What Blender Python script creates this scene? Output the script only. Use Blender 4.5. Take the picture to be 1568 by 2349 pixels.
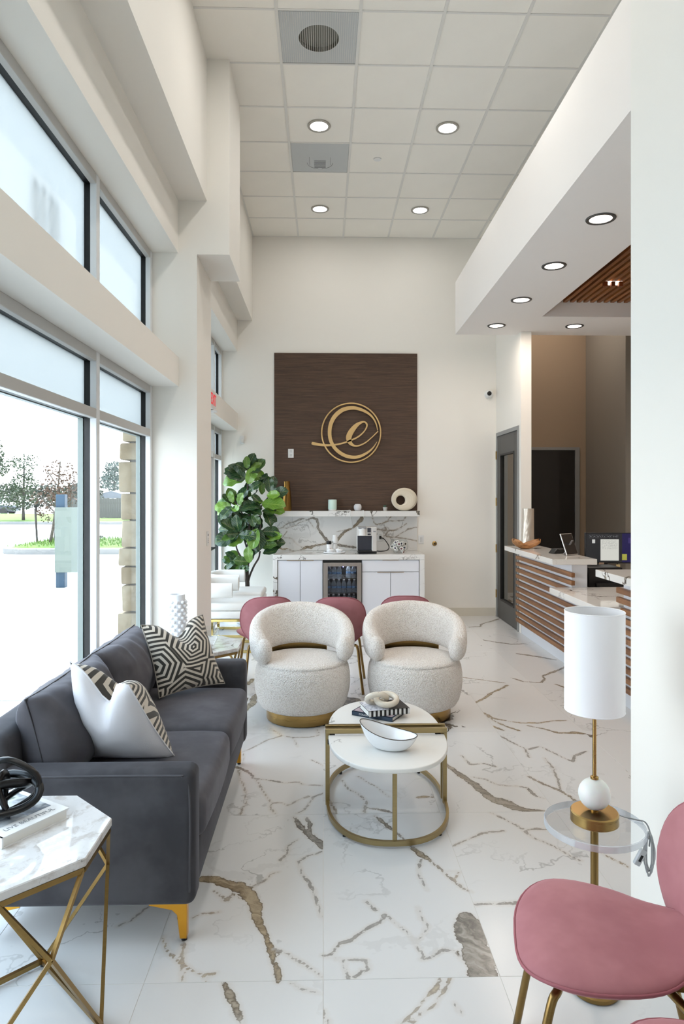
import bpy, bmesh, math, random
from mathutils import Vector, Matrix, Euler, noise as mnoise
PI = math.pi
for o in list(bpy.data.objects):
    bpy.data.objects.remove(o)
SC = bpy.context.scene
COL = SC.collection

# ------------------------------------------------------------ camera
camd = bpy.data.cameras.new('camera')
camd.sensor_fit = 'VERTICAL'; camd.sensor_height = 36.0
camd.lens = 1560.0 / 2349.0 * 36.0
camd.shift_y = -39.5 / 2349.0
camd.clip_start = 0.05; camd.clip_end = 400
cam = bpy.data.objects.new('camera', camd); COL.objects.link(cam)
cam.location = (0, 0, 1.656)
cam.rotation_euler = (PI / 2, 0, -math.atan(43 / 1560.0))
SC.camera = cam

# ------------------------------------------------------------ sky, sun, exposure
W = bpy.data.worlds.new('world'); SC.world = W; W.use_nodes = True
wn = W.node_tree.nodes; wl = W.node_tree.links; wn.clear()
wo = wn.new('ShaderNodeOutputWorld'); wb = wn.new('ShaderNodeBackground')
wt = wn.new('ShaderNodeTexCoord'); ws = wn.new('ShaderNodeSeparateXYZ'); wr = wn.new('ShaderNodeValToRGB')
wl.new(wt.outputs['Generated'], ws.inputs[0]); wl.new(ws.outputs[2], wr.inputs[0])
wr.color_ramp.elements[0].position = 0.0; wr.color_ramp.elements[0].color = (0.93, 0.97, 1.0, 1)
wr.color_ramp.elements[1].position = 0.7; wr.color_ramp.elements[1].color = (0.62, 0.81, 1.0, 1)
wl.new(wr.outputs[0], wb.inputs[0]); wb.inputs[1].default_value = 5.2
wl.new(wb.outputs[0], wo.inputs[0])

sd = bpy.data.lights.new('sun', 'SUN'); sd.energy = 11.0; sd.angle = math.radians(0.6); sd.color = (1.0, 0.95, 0.88)
sun = bpy.data.objects.new('sun', sd); COL.objects.link(sun)
sun.rotation_euler = Vector((0.16, -0.62, -1.15)).to_track_quat('-Z', 'Y').to_euler()
sun.location = (-8, 20, 30)

SC.view_settings.view_transform = 'Standard'; SC.view_settings.look = 'None'
SC.view_settings.gamma = 1.0; SC.view_settings.use_curve_mapping = False
SC.view_settings.exposure = 0.16

SC.cycles.adaptive_threshold = 0.05
SC.cycles.max_bounces = 9
SC.cycles.use_light_tree = False
SC.cycles.caustics_reflective = False
SC.cycles.caustics_refractive = False

# window portals: they only guide the sampling of the sky through the openings
def portal(loc, sx, sy, rot):
    d = bpy.data.lights.new('window_portal', 'AREA'); d.shape = 'RECTANGLE'; d.size = sx; d.size_y = sy
    d.cycles.is_portal = True
    o = bpy.data.objects.new('window_portal', d); COL.objects.link(o); o.location = loc; o.rotation_euler = rot
portal((-1.60, 3.25, 1.25), 2.5, 4.5, (0, -PI / 2, 0))
portal((-1.60, 7.72, 1.25), 2.5, 3.0, (0, -PI / 2, 0))

# ------------------------------------------------------------ helpers
def lin(c):
    return c / 12.92 if c <= 0.04045 else ((c + 0.055) / 1.055) ** 2.4
def hx(h):
    h = h.lstrip('#')
    return tuple(lin(int(h[i:i + 2], 16) / 255.0) for i in (0, 2, 4)) + (1.0,)

class NT:
    """small helper around a material's node tree"""
    def __init__(s, name):
        s.m = bpy.data.materials.new(name); s.m.use_nodes = True
        s.n = s.m.node_tree.nodes; s.l = s.m.node_tree.links
        s.b = s.n['Principled BSDF']; s.out = s.n['Material Output']
    def node(s, t, **kw):
        n = s.n.new('ShaderNode' + t)
        for k, v in kw.items():
            setattr(n, k, v)
        return n
    def put(s, sock, v):
        if hasattr(v, 'is_output') or isinstance(v, bpy.types.NodeSocket):
            s.l.new(v, sock)
        else:
            sock.default_value = v
    def math(s, op, a, b=0.0, c=0.0, clamp=False):
        n = s.node('Math', operation=op, use_clamp=clamp)
        s.put(n.inputs[0], a); s.put(n.inputs[1], b); s.put(n.inputs[2], c)
        return n.outputs[0]
    def vmath(s, op, a, b=(0, 0, 0)):
        n = s.node('VectorMath', operation=op)
        s.put(n.inputs[0], a)
        if op == 'SCALE': s.put(n.inputs[3], b)
        else: s.put(n.inputs[1], b)
        return n.outputs[0]
    def mix(s, f, a, b, mode='MIX'):
        n = s.node('Mix', data_type='RGBA', blend_type=mode)
        s.put(n.inputs[0], f); s.put(n.inputs[6], a); s.put(n.inputs[7], b)
        return n.outputs[2]
    def sstep(s, v, lo, hi, a=0.0, b=1.0):
        n = s.node('MapRange', interpolation_type='SMOOTHSTEP')
        s.put(n.inputs[0], v); s.put(n.inputs[1], lo); s.put(n.inputs[2], hi); s.put(n.inputs[3], a); s.put(n.inputs[4], b)
        return n.outputs[0]
    def noise(s, vec, scale, detail=2.0, rough=0.5, dist=0.0):
        n = s.node('TexNoise'); s.put(n.inputs['Vector'], vec)
        n.inputs['Scale'].default_value = scale; n.inputs['Detail'].default_value = detail
        n.inputs['Roughness'].default_value = rough; n.inputs['Distortion'].default_value = dist
        return n
    def obj(s):
        return s.node('TexCoord').outputs['Object']
    def uv(s):
        return s.node('TexCoord').outputs['UV']
    def mapv(s, vec, scale=(1, 1, 1), loc=(0, 0, 0), rot=(0, 0, 0)):
        n = s.node('Mapping'); s.put(n.inputs[0], vec)
        n.inputs[1].default_value = loc; n.inputs[2].default_value = rot; n.inputs[3].default_value = scale
        return n.outputs[0]
    def bump(s, h, strength=0.2, dist=0.01):
        n = s.node('Bump'); n.inputs['Strength'].default_value = strength; n.inputs['Distance'].default_value = dist
        s.put(n.inputs['Height'], h); s.l.new(n.outputs[0], s.b.inputs['Normal'])
    def set(s, **kw):
        names = dict(col='Base Color', rough='Roughness', metal='Metallic', spec='Specular IOR Level', sheen='Sheen Weight',
                     sheen_rough='Sheen Roughness', sheen_tint='Sheen Tint', coat='Coat Weight', coat_rough='Coat Roughness', trans='Transmission Weight',
                     ior='IOR', alpha='Alpha', ecol='Emission Color', estr='Emission Strength', sss='Subsurface Weight')
        for k, v in kw.items():
            s.put(s.b.inputs[names[k]], v)
        return s

def plain(name, col, rough=0.5, metal=0.0, var=0.0, vs=8.0, bump=0.0, bs=80.0, **kw):
    t = NT(name)
    c = hx(col) if isinstance(col, str) else col
    t.set(rough=rough, metal=metal, **kw)
    if var > 0:
        n = t.noise(t.obj(), vs, 3)
        f = t.math('MULTIPLY_ADD', n.outputs[0], 2 * var, 1 - var)
        m = t.vmath('SCALE', c[:3], f)
        t.l.new(m, t.b.inputs['Base Color'])
    else:
        t.set(col=c)
    if bump > 0:
        n2 = t.noise(t.obj(), bs, 3)
        t.bump(n2.outputs[0], bump, 0.004)
    return t.m

class BM:
    """collects shapes in one bmesh, then links them as ONE mesh object"""
    def __init__(s):
        s.b = bmesh.new()
    def _xf(s, verts, mat):
        if mat is not None:
            bmesh.ops.transform(s.b, matrix=mat, verts=verts)
    def box(s, x0, x1, y0, y1, z0, z1, bev=0.0, seg=2, mat=None):
        r = bmesh.ops.create_cube(s.b, size=1.0)
        v = r['verts']
        bmesh.ops.scale(s.b, vec=(x1 - x0, y1 - y0, z1 - z0), verts=v)
        bmesh.ops.translate(s.b, vec=((x0 + x1) / 2, (y0 + y1) / 2, (z0 + z1) / 2), verts=v)
        if bev > 0:
            e = list({e for q in v for e in q.link_edges})
            r = bmesh.ops.bevel(s.b, geom=e, offset=bev, segments=seg, profile=0.5, affect='EDGES')
            v = list({q for f in r['faces'] for q in f.verts} | {q for q in v if q.is_valid})
        s._xf(v, mat)
        return s
    def prism(s, pts, z0, z1, bev=0.0, seg=2, mat=None):
        n = len(pts)
        lo = [s.b.verts.new((p[0], p[1], z0)) for p in pts]; hi = [s.b.verts.new((p[0], p[1], z1)) for p in pts]
        fs = [s.b.faces.new(lo[::-1]), s.b.faces.new(hi)]
        for i in range(n):
            fs.append(s.b.faces.new((lo[i], lo[(i + 1) % n], hi[(i + 1) % n], hi[i])))
        bmesh.ops.recalc_face_normals(s.b, faces=fs)
        v = lo + hi
        if bev > 0:
            e = [x for x in {e for q in v for e in q.link_edges} if x.calc_face_angle(0) > 0.6]
            r = bmesh.ops.bevel(s.b, geom=e, offset=bev, segments=seg, profile=0.5, affect='EDGES')
            v = list({q for f in r['faces'] for q in f.verts} | {q for q in v if q.is_valid})
        s._xf(v, mat)
        return s
    def grid(s, rows, closed_u=False, closed_v=False):
        """rows: list of lists of points -> quad surface"""
        vs = [[s.b.verts.new(p) for p in r] for r in rows]
        nr, nc = len(vs), len(vs[0])
        for i in range(nr if closed_v else nr - 1):
            for j in range(nc if closed_u else nc - 1):
                a, b, c, d = vs[i][j], vs[i][(j + 1) % nc], vs[(i + 1) % nr][(j + 1) % nc], vs[(i + 1) % nr][j]
                q = []
                for k in (a, b, c, d):
                    if k not in q: q.append(k)
                if len(q) > 2:
                    s.b.faces.new(q)
        return vs
    def cap(s, ring, flip=False):
        s.b.faces.new(ring[::-1] if flip else ring)
    def lathe(s, prof, seg=24, cx=0, cy=0, mat=None, rx=1.0, ry=1.0, cap0=True, cap1=True):
        """prof: list of (radius, z) from bottom to top"""
        rows = [[(cx + r * rx * math.cos(2 * PI * k / seg), cy + r * ry * math.sin(2 * PI * k / seg), z) for k in range(seg)] for r, z in prof]
        vs = s.grid(rows, closed_u=True)
        if cap0 and prof[0][0] > 1e-5: s.cap(vs[0], True)
        if cap1 and prof[-1][0] > 1e-5: s.cap(vs[-1])
        s._xf([v for r in vs for v in r], mat)
        return s
    def tube(s, path, r, seg=8, closed=False, caps=True, flat=None):
        """round bar along points; r number or list; flat=(a,b) makes an oval/box-like section"""
        P = [Vector(p) for p in path]; n = len(P)
        R = r if isinstance(r, (list, tuple)) else [r] * n
        rows = []; up = None
        for i in range(n):
            if closed: t = P[(i + 1) % n] - P[i - 1]
            else: t = P[min(i + 1, n - 1)] - P[max(i - 1, 0)]
            t.normalize()
            if up is None:
                up = Vector((0, 0, 1)) if abs(t.z) < 0.9 else Vector((1, 0, 0))
            sx = t.cross(up)
            if sx.length < 1e-6: sx = t.cross(Vector((0, 1, 0)))
            sx.normalize(); up = sx.cross(t).normalized()
            if flat: a, b = flat
            else: a = b = R[i]
            rows.append([tuple(P[i] + sx * (a * math.cos(2 * PI * (k + 0.5) / seg)) + up * (b * math.sin(2 * PI * (k + 0.5) / seg))) for k in range(seg)])
        vs = s.grid(rows, closed_u=True, closed_v=closed)
        if caps and not closed:
            s.cap(vs[0]); s.cap(vs[-1], True)
        return s
    def bar(s, a, b, w, h=None):
        """square bar from a to b"""
        h = h or w
        return s.tube([a, b], 1, seg=4, flat=(w * 0.7071, h * 0.7071))
    def sphere(s, c, r, seg=16, rings=10, sc=(1, 1, 1)):
        rows = []
        for i in range(rings + 1):
            t = PI * i / rings
            rows.append([(c[0] + r * sc[0] * math.sin(t) * math.cos(2 * PI * k / seg), c[1] + r * sc[1] * math.sin(t) * math.sin(2 * PI * k / seg), c[2] - r * sc[2] * math.cos(t)) for k in range(seg)])
        s.grid(rows, closed_u=True)
        return s
    def torus(s, R, r, seg=40, rs=12, mat=None, rx=1.0, ry=1.0):
        rows = [[((R + r * math.cos(2 * PI * k / rs)) * math.cos(2 * PI * i / seg) * rx, (R + r * math.cos(2 * PI * k / rs)) * math.sin(2 * PI * i / seg) * ry, r * math.sin(2 * PI * k / rs)) for k in range(rs)] for i in range(seg)]
        vs = s.grid(rows, closed_u=True, closed_v=True)
        s._xf([v for q in vs for v in q], mat)
        return s
    def mesh(s, name):
        bmesh.ops.remove_doubles(s.b, verts=s.b.verts, dist=1e-6)
        bmesh.ops.recalc_face_normals(s.b, faces=s.b.faces)
        me = bpy.data.meshes.new(name); s.b.to_mesh(me); s.b.free()
        return me
    def build(s, name, mat, parent=None, smooth=None, loc=None):
        me = s.mesh(name)
        return link(name, me, mat, parent, smooth, loc)

def link(name, me, mat, parent=None, smooth=None, loc=None):
    o = bpy.data.objects.new(name, me); COL.objects.link(o)
    if mat is not None and not me.materials: me.materials.append(mat)
    if parent: o.parent = parent
    if loc: o.location = loc
    if smooth is not None and len(me.polygons):
        me.polygons.foreach_set('use_smooth', [True] * len(me.polygons))
        if smooth < 3.1:
            me.set_sharp_from_angle(angle=smooth)
    return o
SM = 0.7          # smoothing angle
FS = 3.14159      # fully smooth

def tag(o, label, cat, group=None):
    o['label'] = label; o['category'] = cat
    if group: o['group'] = group
    return o
def struct(o):
    o['kind'] = 'structure'; return o
def thing(name, label, cat, loc=(0, 0, 0), rz=0.0, group=None):
    o = bpy.data.objects.new(name, None); COL.objects.link(o)
    o.empty_display_size = 0.1
    o.location = loc; o.rotation_euler = (0, 0, rz)
    return tag(o, label, cat, group)
def copy_tree(o, parent=None):
    c = o.copy(); COL.objects.link(c); c.parent = parent
    for ch in list(o.children):
        copy_tree(ch, c)
    return c
def lamp(kind, loc, energy, size=0.1, col=(1, 1, 1), rot=(0, 0, 0), parent=None, spot=None, blend=0.6):
    d = bpy.data.lights.new('lamp_light', kind); d.energy = energy; d.color = col
    if kind == 'AREA': d.shape = 'DISK'; d.size = size
    else: d.shadow_soft_size = size
    if spot: d.spot_size = spot; d.spot_blend = blend
    o = bpy.data.objects.new('lamp_light', d); COL.objects.link(o); o.location = loc; o.rotation_euler = rot
    if parent: o.parent = parent
    return o
def T(x=0, y=0, z=0): return Matrix.Translation((x, y, z))
def Rx(a): return Matrix.Rotation(a, 4, 'X')
def Ry(a): return Matrix.Rotation(a, 4, 'Y')
def Rz(a): return Matrix.Rotation(a, 4, 'Z')
def spline(pts, n=8, closed=False):
    """Catmull-Rom through points"""
    P = [Vector(p) for p in pts]; m = len(P); out = []
    rng = range(m if closed else m - 1)
    for i in rng:
        p0 = P[i - 1] if (closed or i > 0) else P[0] * 2 - P[1]
        p1 = P[i]; p2 = P[(i + 1) % m]
        p3 = P[(i + 2) % m] if (closed or i + 2 < m) else P[-1] * 2 - P[-2]
        for k in range(n):
            t = k / n
            out.append(0.5 * ((2 * p1) + (p2 - p0) * t + (2 * p0 - 5 * p1 + 4 * p2 - p3) * t * t + (3 * p1 - p0 - 3 * p2 + p3) * t ** 3))
    if not closed: out.append(P[-1])
    return out
# ------------------------------------------------------------ materials
M = {}
M['wall'] = plain('wall_paint', '#f0ece4', 0.75, bump=0.03, bs=300)
M['wall_tan'] = plain('tan_paint', '#a08d78', 0.8, bump=0.03, bs=300)
M['soffit'] = plain('soffit_paint', '#f0ebe6', 0.8)
M['base'] = plain('baseboard_vinyl', '#d6cfc0', 0.6)
M['ctile'] = plain('ceiling_tile', '#f6f2e9', 0.95, var=0.03, vs=3, bump=0.15, bs=350)
M['tbar'] = plain('ceiling_grid_steel', '#e2e0da', 0.5)
M['white_metal'] = plain('white_aluminium', '#e3e5e6', 0.4)
M['grey_metal'] = plain('grey_aluminium', '#bfbdb9', 0.45)
M['black'] = plain('black_rubber', '#0b0c0d', 0.5)
M['blackgloss'] = plain('black_gloss_resin', '#08090b', 0.3, coat=0.1, spec=0.35)
M['blackplastic'] = plain('black_plastic', '#131416', 0.45)
M['outerframe'] = plain('outer_frame_pale', '#8b9490', 0.5)
M['plastic_white'] = plain('white_plastic', '#e6e6e4', 0.4)
M['greyplastic'] = plain('grey_plastic', '#8d8f91', 0.5)
M['chrome'] = plain('chrome', '#d8d8d8', 0.15, 1.0)
M['steel'] = None
M['ceramic'] = plain('white_ceramic', '#eef0f2', 0.18, coat=0.4)
M['matte_ceramic'] = plain('matte_white_ceramic', '#ecedef', 0.6)
M['sand_ceramic'] = plain('sand_ceramic', '#e6dcc8', 0.75, bump=0.1, bs=120)
M['cabinet'] = plain('white_lacquer_cabinet', '#e2e4ea', 0.3)
M['cabinet_edge'] = plain('cabinet_edge_grey', '#8f9296', 0.5)
M['champagne'] = plain('champagne_handle', '#b9a993', 0.35, 0.8)
M['paper'] = plain('paper_pages', '#e9e6df', 0.8)
M['door_grey'] = plain('dark_grey_door_paint', '#4c4b49', 0.5)
M['door_frame'] = plain('grey_door_frame_paint', '#8e8f8e', 0.5)
M['door_black'] = plain('black_brown_door', '#1b1714', 0.5, var=0.1)
M['bark'] = plain('dark_bark', '#3a332d', 0.9, var=0.35, vs=30, bump=0.6, bs=60)
M['gold_leg'] = plain('yellow_gold_leg', '#e2a63c', 0.3, 0.9)
M['gold_mirror'] = plain('polished_gold', '#e6cf8a', 0.08, 1.0)
M['logo'] = plain('logo_gold', '#d8b47a', 0.35, 0.35)
M['red'] = plain('red_sign', '#d42a35', 0.4, ecol=hx('#d42a35'), estr=0.6)
M['concrete'] = plain('pale_concrete', '#d4d4d2', 0.9, var=0.06, vs=0.6, bump=0.2, bs=30)
M['curb'] = plain('concrete_curb', '#7b7a77', 0.9, var=0.12, vs=4, bump=0.3, bs=20)
M['grass'] = plain('lawn', '#536a2b', 0.95, var=0.25, vs=12)
M['blade'] = plain('grass_blade', '#5a7a2a', 0.8, var=0.2, vs=5)
M['fencewood'] = plain('weathered_fence', '#55534f', 0.95, var=0.2, vs=3)
M['roof'] = plain('grey_shingle_roof', '#6d7074', 0.9, var=0.15, vs=5)
M['bluepost'] = plain('blue_post_paint', '#1d3a4e', 0.5)
M['signback'] = plain('pale_sign_panel', '#666f67', 0.35, var=0.04, vs=2)
M['carpaint'] = plain('dark_car_paint', '#22282e', 0.25, coat=0.5)
M['succulent'] = plain('succulent_green', '#3d5742', 0.6)
M['wirewhite'] = plain('white_cord', '#e5e5e2', 0.5)

def brass(name, col, rough=0.28, brushed=True, rot=(0, 0, 0), sc=(4, 4, 260)):
    t = NT(name); c = hx(col)
    t.set(metal=1.0)
    v = t.mapv(t.obj(), sc, rot=rot)
    n = t.noise(v, 1.0, 3)
    m = t.vmath('SCALE', c[:3], t.math('MULTIPLY_ADD', n.outputs[0], 0.3, 0.85))
    t.l.new(m, t.b.inputs['Base Color'])
    t.set(rough=t.math('MULTIPLY_ADD', n.outputs[0], 0.14, rough - 0.06))
    return t.m
M['brass'] = brass('antique_brass', '#a98a55')
M['brass_dark'] = brass('bronze_brass', '#8f7447', 0.32)
M['brass_tube'] = brass('champagne_brass', '#a5936b', 0.3)
M['steel'] = brass('brushed_steel', '#b3aea8', 0.34, sc=(200, 200, 3))
M['vase_gold'] = brass('hammered_gold', '#94723c', 0.3, sc=(60, 60, 9))
M['silver'] = plain('pearl_silver_glaze', '#d3cabd', 0.28, 0.45)

# --- glass
def glassmat(name, tint, refl=0.6):
    t = NT(name)
    tr = t.node('BsdfTransparent'); tr.inputs[0].default_value = tint
    gl = t.node('BsdfGlossy'); gl.inputs['Roughness'].default_value = 0.0
    fr = t.node('Fresnel'); fr.inputs[0].default_value = 1.5
    f = t.math('MULTIPLY', t.math('MULTIPLY', fr.outputs[0], refl), t.math('SUBTRACT', 1.0, t.node('NewGeometry').outputs['Backfacing']), clamp=True)
    mx = t.node('MixShader'); t.l.new(f, mx.inputs[0]); t.l.new(tr.outputs[0], mx.inputs[1]); t.l.new(gl.outputs[0], mx.inputs[2])
    t.l.new(mx.outputs[0], t.out.inputs[0])
    return t.m
M['glass'] = glassmat('clear_window_glass', (0.955, 0.965, 0.97, 1), 0.5)
M['glass_thin'] = glassmat('clear_thin_glass', (0.97, 0.98, 0.98, 1), 1.0)
M['glass_dark'] = glassmat('smoked_cooler_glass', (0.72, 0.72, 0.74, 1), 0.7)
M['glass_door'] = glassmat('door_lite_glass', (0.8, 0.83, 0.82, 1), 0.6)
M['bottle'] = glassmat('clear_bottle_plastic', (0.86, 0.9, 0.92, 1), 2.5)
t = NT('clear_bottle_plastic_body')
tr = t.node('BsdfTransparent'); tr.inputs[0].default_value = (0.9, 0.93, 0.95, 1); t.set(col=hx('#c9d3da'), rough=0.12)
mx = t.node('MixShader'); mx.inputs[0].default_value = 0.3; t.l.new(tr.outputs[0], mx.inputs[1]); t.l.new(t.b.outputs[0], mx.inputs[2]); t.l.new(mx.outputs[0], t.out.inputs[0])
M['bottle'] = t.m
t = NT('frosted_film_glass')
tl = t.node('BsdfTranslucent'); tl.inputs[0].default_value = (0.47, 0.48, 0.475, 1)
gl = t.node('BsdfGlossy'); gl.inputs['Roughness'].default_value = 0.25
mx = t.node('MixShader'); mx.inputs[0].default_value = 0.05
t.l.new(tl.outputs[0], mx.inputs[1]); t.l.new(gl.outputs[0], mx.inputs[2]); t.l.new(mx.outputs[0], t.out.inputs[0])
M['frost'] = t.m
M['acrylic'] = glassmat('clear_acrylic', (0.95, 0.96, 0.97, 1), 1.0)

t = NT('acrylic_polished_edge')
tr = t.node('BsdfTransparent'); tr.inputs[0].default_value = (0.9, 0.93, 0.97, 1); gl = t.node('BsdfGlossy'); gl.inputs['Roughness'].default_value = 0.06; df = t.node('BsdfDiffuse'); df.inputs[0].default_value = (0.85, 0.9, 0.97, 1)
m1_ = t.node('MixShader'); m1_.inputs[0].default_value = 0.55; t.l.new(gl.outputs[0], m1_.inputs[1]); t.l.new(df.outputs[0], m1_.inputs[2])
m2_ = t.node('MixShader'); m2_.inputs[0].default_value = 0.5; t.l.new(tr.outputs[0], m2_.inputs[1]); t.l.new(m1_.outputs[0], m2_.inputs[2]); t.l.new(m2_.outputs[0], t.out.inputs[0])
M['acrylic_edge'] = t.m
def emit(name, col, s):
    t = NT(name); t.set(col=(0, 0, 0, 1), ecol=hx(col), estr=s); return t.m
M['lamp_white'] = emit('downlight_lens', '#ffffff', 9.0)
M['lamp_warm'] = emit('warm_downlight_lens', '#fff2e6', 6.0)

# --- marble: distance field attribute (per tile) + noise veins
def marble(name, base='#dcdad7', cloud=(0.58, 0.78), cloudcol='#b9b6b1', attr=False, scale=1.0, bold=1.0, rough=0.12, grey='#7d7468', gold='#a5875c', dark='#55504a', thin=1.0, pat=(0, 0, 0), faint=0.5):
    t = NT(name)
    vec = t.obj()
    oi = t.node('ObjectInfo')
    off = t.vmath('SCALE', (37.0, 91.0, 13.0), oi.outputs['Random'])
    v = t.vmath('ADD', vec, off); v = t.vmath('ADD', v, pat)
    v = t.mapv(v, (scale, scale, scale), rot=(0, 0, 0.6))
    warp = t.noise(v, 2.2, 5, 0.6)
    wv = t.vmath('SCALE', t.vmath('SUBTRACT', warp.outputs['Color'], (0.5, 0.5, 0.5)), 0.55)
    wv2 = t.vmath('ADD', v, wv)
    sv = t.mapv(wv2, (1.0, 0.55, 1.0))
    # bold veins
    n1 = t.noise(sv, 1.1, 2.5, 0.5)
    r1 = t.math('ABSOLUTE', t.math('SUBTRACT', n1.outputs[0], 0.5))
    wmod = t.noise(v, 1.6, 2)
    w1 = t.math('MULTIPLY', t.sstep(wmod.outputs[0], 0.50, 0.74), 0.034 * bold)
    m1 = t.sstep(r1, w1, t.math('ADD', w1, 0.004), 1.0, 0.0)
    m1 = t.math('MULTIPLY', m1, t.sstep(wmod.outputs[0], 0.5, 0.56))
    # thin veins
    n2 = t.noise(sv, 1.5, 4, 0.5)
    r2 = t.math('ABSOLUTE', t.math('SUBTRACT', n2.outputs[0], 0.47))
    bm = t.noise(v, 1.3, 2)
    m2 = t.math('MULTIPLY', t.sstep(r2, 0.001, 0.0075, 1.0, 0.0), t.sstep(bm.outputs[0], 0.42, 0.62))
    m2 = t.math('MULTIPLY', m2, 0.75 * thin)
    # soft shading clouds
    n3 = t.noise(sv, 3.5, 4, 0.6)
    m3 = t.math('MULTIPLY', t.sstep(n3.outputs[0], cloud[0], cloud[1]), 0.22 * faint)
    fine = t.noise(t.vmath('ADD', v, wv), 18.0, 6, 0.7)
    gmix = t.noise(v, 1.1, 1)
    vein = t.mix(t.sstep(gmix.outputs[0], 0.42, 0.62), hx(grey), hx(gold))
    vein = t.mix(t.sstep(fine.outputs[0], 0.42, 0.75), hx(dark), vein)
    vein = t.mix(t.sstep(fine.outputs[0], 0.5, 0.72), vein, hx('#aaa193'))
    if attr:
        a = t.node('Attribute', attribute_name='vein'); g = t.node('Attribute', attribute_name='veingold')
        vw = t.node('Attribute', attribute_name='veinw').outputs['Fac']
        jag = t.noise(vec, 16.0, 5, 0.65)
        jag2 = t.noise(vec, 55.0, 3, 0.6)
        s_ = t.math('ADD', t.math('MULTIPLY_ADD', a.outputs['Fac'], 1.0, t.math('MULTIPLY', t.math('GREATER_THAN', a.outputs['Fac'], 0.02), 0.0030)), t.math('MULTIPLY', t.math('SUBTRACT', jag.outputs[0], 0.5), t.math('MULTIPLY_ADD', vw, 1.4, 0.022)))
        s_ = t.math('ADD', s_, t.math('MULTIPLY', t.math('SUBTRACT', jag2.outputs[0], 0.5), 0.010))
        ma = t.math('MULTIPLY', t.sstep(s_, 0.0500, 0.0535), t.sstep(vw, 0.003, 0.013, 0.62, 1.0))
        edge = t.math('MULTIPLY', ma, t.sstep(s_, 0.053, 0.060, 1.0, 0.0))
        streak = t.noise(t.mapv(wv2, (7, 30, 7)), 1.0, 5, 0.65)
        vc = t.mix(g.outputs['Fac'], t.mix(t.sstep(streak.outputs[0], 0.3, 0.7), hx('#6a655f'), hx('#a8a299')), t.mix(t.sstep(streak.outputs[0], 0.3, 0.7), hx('#856d4a'), hx('#c2ab82')))
        vc = t.mix(t.math('MULTIPLY', edge, 0.75), vc, hx('#5a4e41'))
        halo = t.math('MULTIPLY', t.sstep(s_, 0.034, 0.052), 0.16)
    col = t.mix(m3, hx(base), hx(cloudcol))
    if attr:
        near = t.math('SUBTRACT', 1.0, t.math('MULTIPLY', t.node('Attribute', attribute_name='traced').outputs['Fac'], 0.92))
        m2 = t.math('MULTIPLY', m2, t.math('MULTIPLY_ADD', near, 0.45, 0.5)); m1 = t.math('MULTIPLY', m1, near)
        col = t.mix(halo, col, hx('#b79f80'))
    col = t.mix(m2, col, hx(dark))
    col = t.mix(m1, col, vein)
    if attr:
        col = t.mix(ma, col, vc)
    t.set(col=col, rough=rough, spec=0.35)
    return t.m
M['floor'] = marble('porcelain_marble_tile', '#dbdad8', attr=True, rough=0.2)
M['grout'] = plain('pale_grout', '#dcd6cb', 0.8)
M['splash'] = marble('traced_quartz_slab', '#dfdedb', attr=True, rough=0.12, pat=(3.1, 1.7, 0.4))
M['counter'] = marble('quartz_marble_slab', '#e2e1de', scale=1.6, bold=0.5, thin=1.2, pat=(3.1, 1.7, 0.4), rough=0.1, gold='#a58f66', grey='#85827b')
M['desk_stone'] = marble('desk_marble_slab', '#e0dcd6', scale=1.3, bold=0.35, thin=0.6, pat=(8.3, 0.2, 2.0), rough=0.06, gold='#9c8467', grey='#85827b')
M['table_marble'] = marble('soft_grey_marble', '#d9d7d5', scale=5.0, bold=0.5, thin=0.45, rough=0.06, grey='#a7a19a', gold='#b3a596', dark='#8f8a84', faint=3.6, cloud=(0.46, 0.66), cloudcol='#b3aaa2')
M['white_marble'] = marble('honed_white_marble', '#e4e2dd', scale=1.6, bold=0.15, thin=0.3, rough=0.3, grey='#b9b5ae', gold='#c0b8aa', dark='#a3a09b', faint=0.8)
M['onyx'] = marble('cream_onyx', '#ddd3c2', scale=9, bold=0.4, thin=0.6, rough=0.15, grey='#b5a58e', gold='#b59d79', dark='#a08c70', faint=2)
M['alabaster'] = plain('alabaster_ball', '#e8e8e4', 0.35, var=0.03, vs=20, sss=0.2)

# --- textiles
def velvet(name, col, edge, rough=0.75, var=0.1, bump=0.02, dark=None, streak=False):
    t = NT(name)
    lw = t.node('LayerWeight'); lw.inputs[0].default_value = 0.35
    n = t.noise(t.obj(), 3.5, 4, 0.6)
    c = t.mix(t.sstep(n.outputs[0], 0.35, 0.68), hx(dark or col), hx(col))
    t.set(col=c, rough=rough, sheen=0.5, sheen_rough=0.35, sheen_tint=hx(edge), spec=0.15)
    w = t.noise(t.obj(), 500, 2)
    t.bump(w.outputs[0], 0.12, 0.001)
    return t.m
M['pink'] = velvet('dusty_pink_velvet', '#b77f83', '#dcaeb2', dark='#a66e73')
M['sofa'] = velvet('charcoal_velvet', '#4f4e51', '#8d8f99', dark='#3b3a3d')
M['sofa_cushion'] = velvet('grey_velvet', '#646266', '#9799a3', dark='#504e52')
M['piping'] = plain('pink_piping', '#9c5a62', 0.7)
M['sofa_pipe'] = plain('charcoal_piping', '#434246', 0.7)
M['shade'] = None
t = NT('white_linen_shade'); t.set(col=hx('#fbfbfd'), rough=0.9, sss=0.0)
w = t.noise(t.mapv(t.obj(), (900, 900, 60)), 1, 2); t.bump(w.outputs[0], 0.1, 0.001); M['shade'] = t.m
t = NT('cream_boucle')
vv = t.obj(); wn_ = t.noise(vv, 60, 3)
vo = t.node('TexVoronoi'); t.put(vo.inputs['Vector'], t.vmath('ADD', vv, t.vmath('SCALE', wn_.outputs['Color'], 0.01))); vo.inputs['Scale'].default_value = 115
bn = t.noise(vv, 220, 3)
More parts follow.
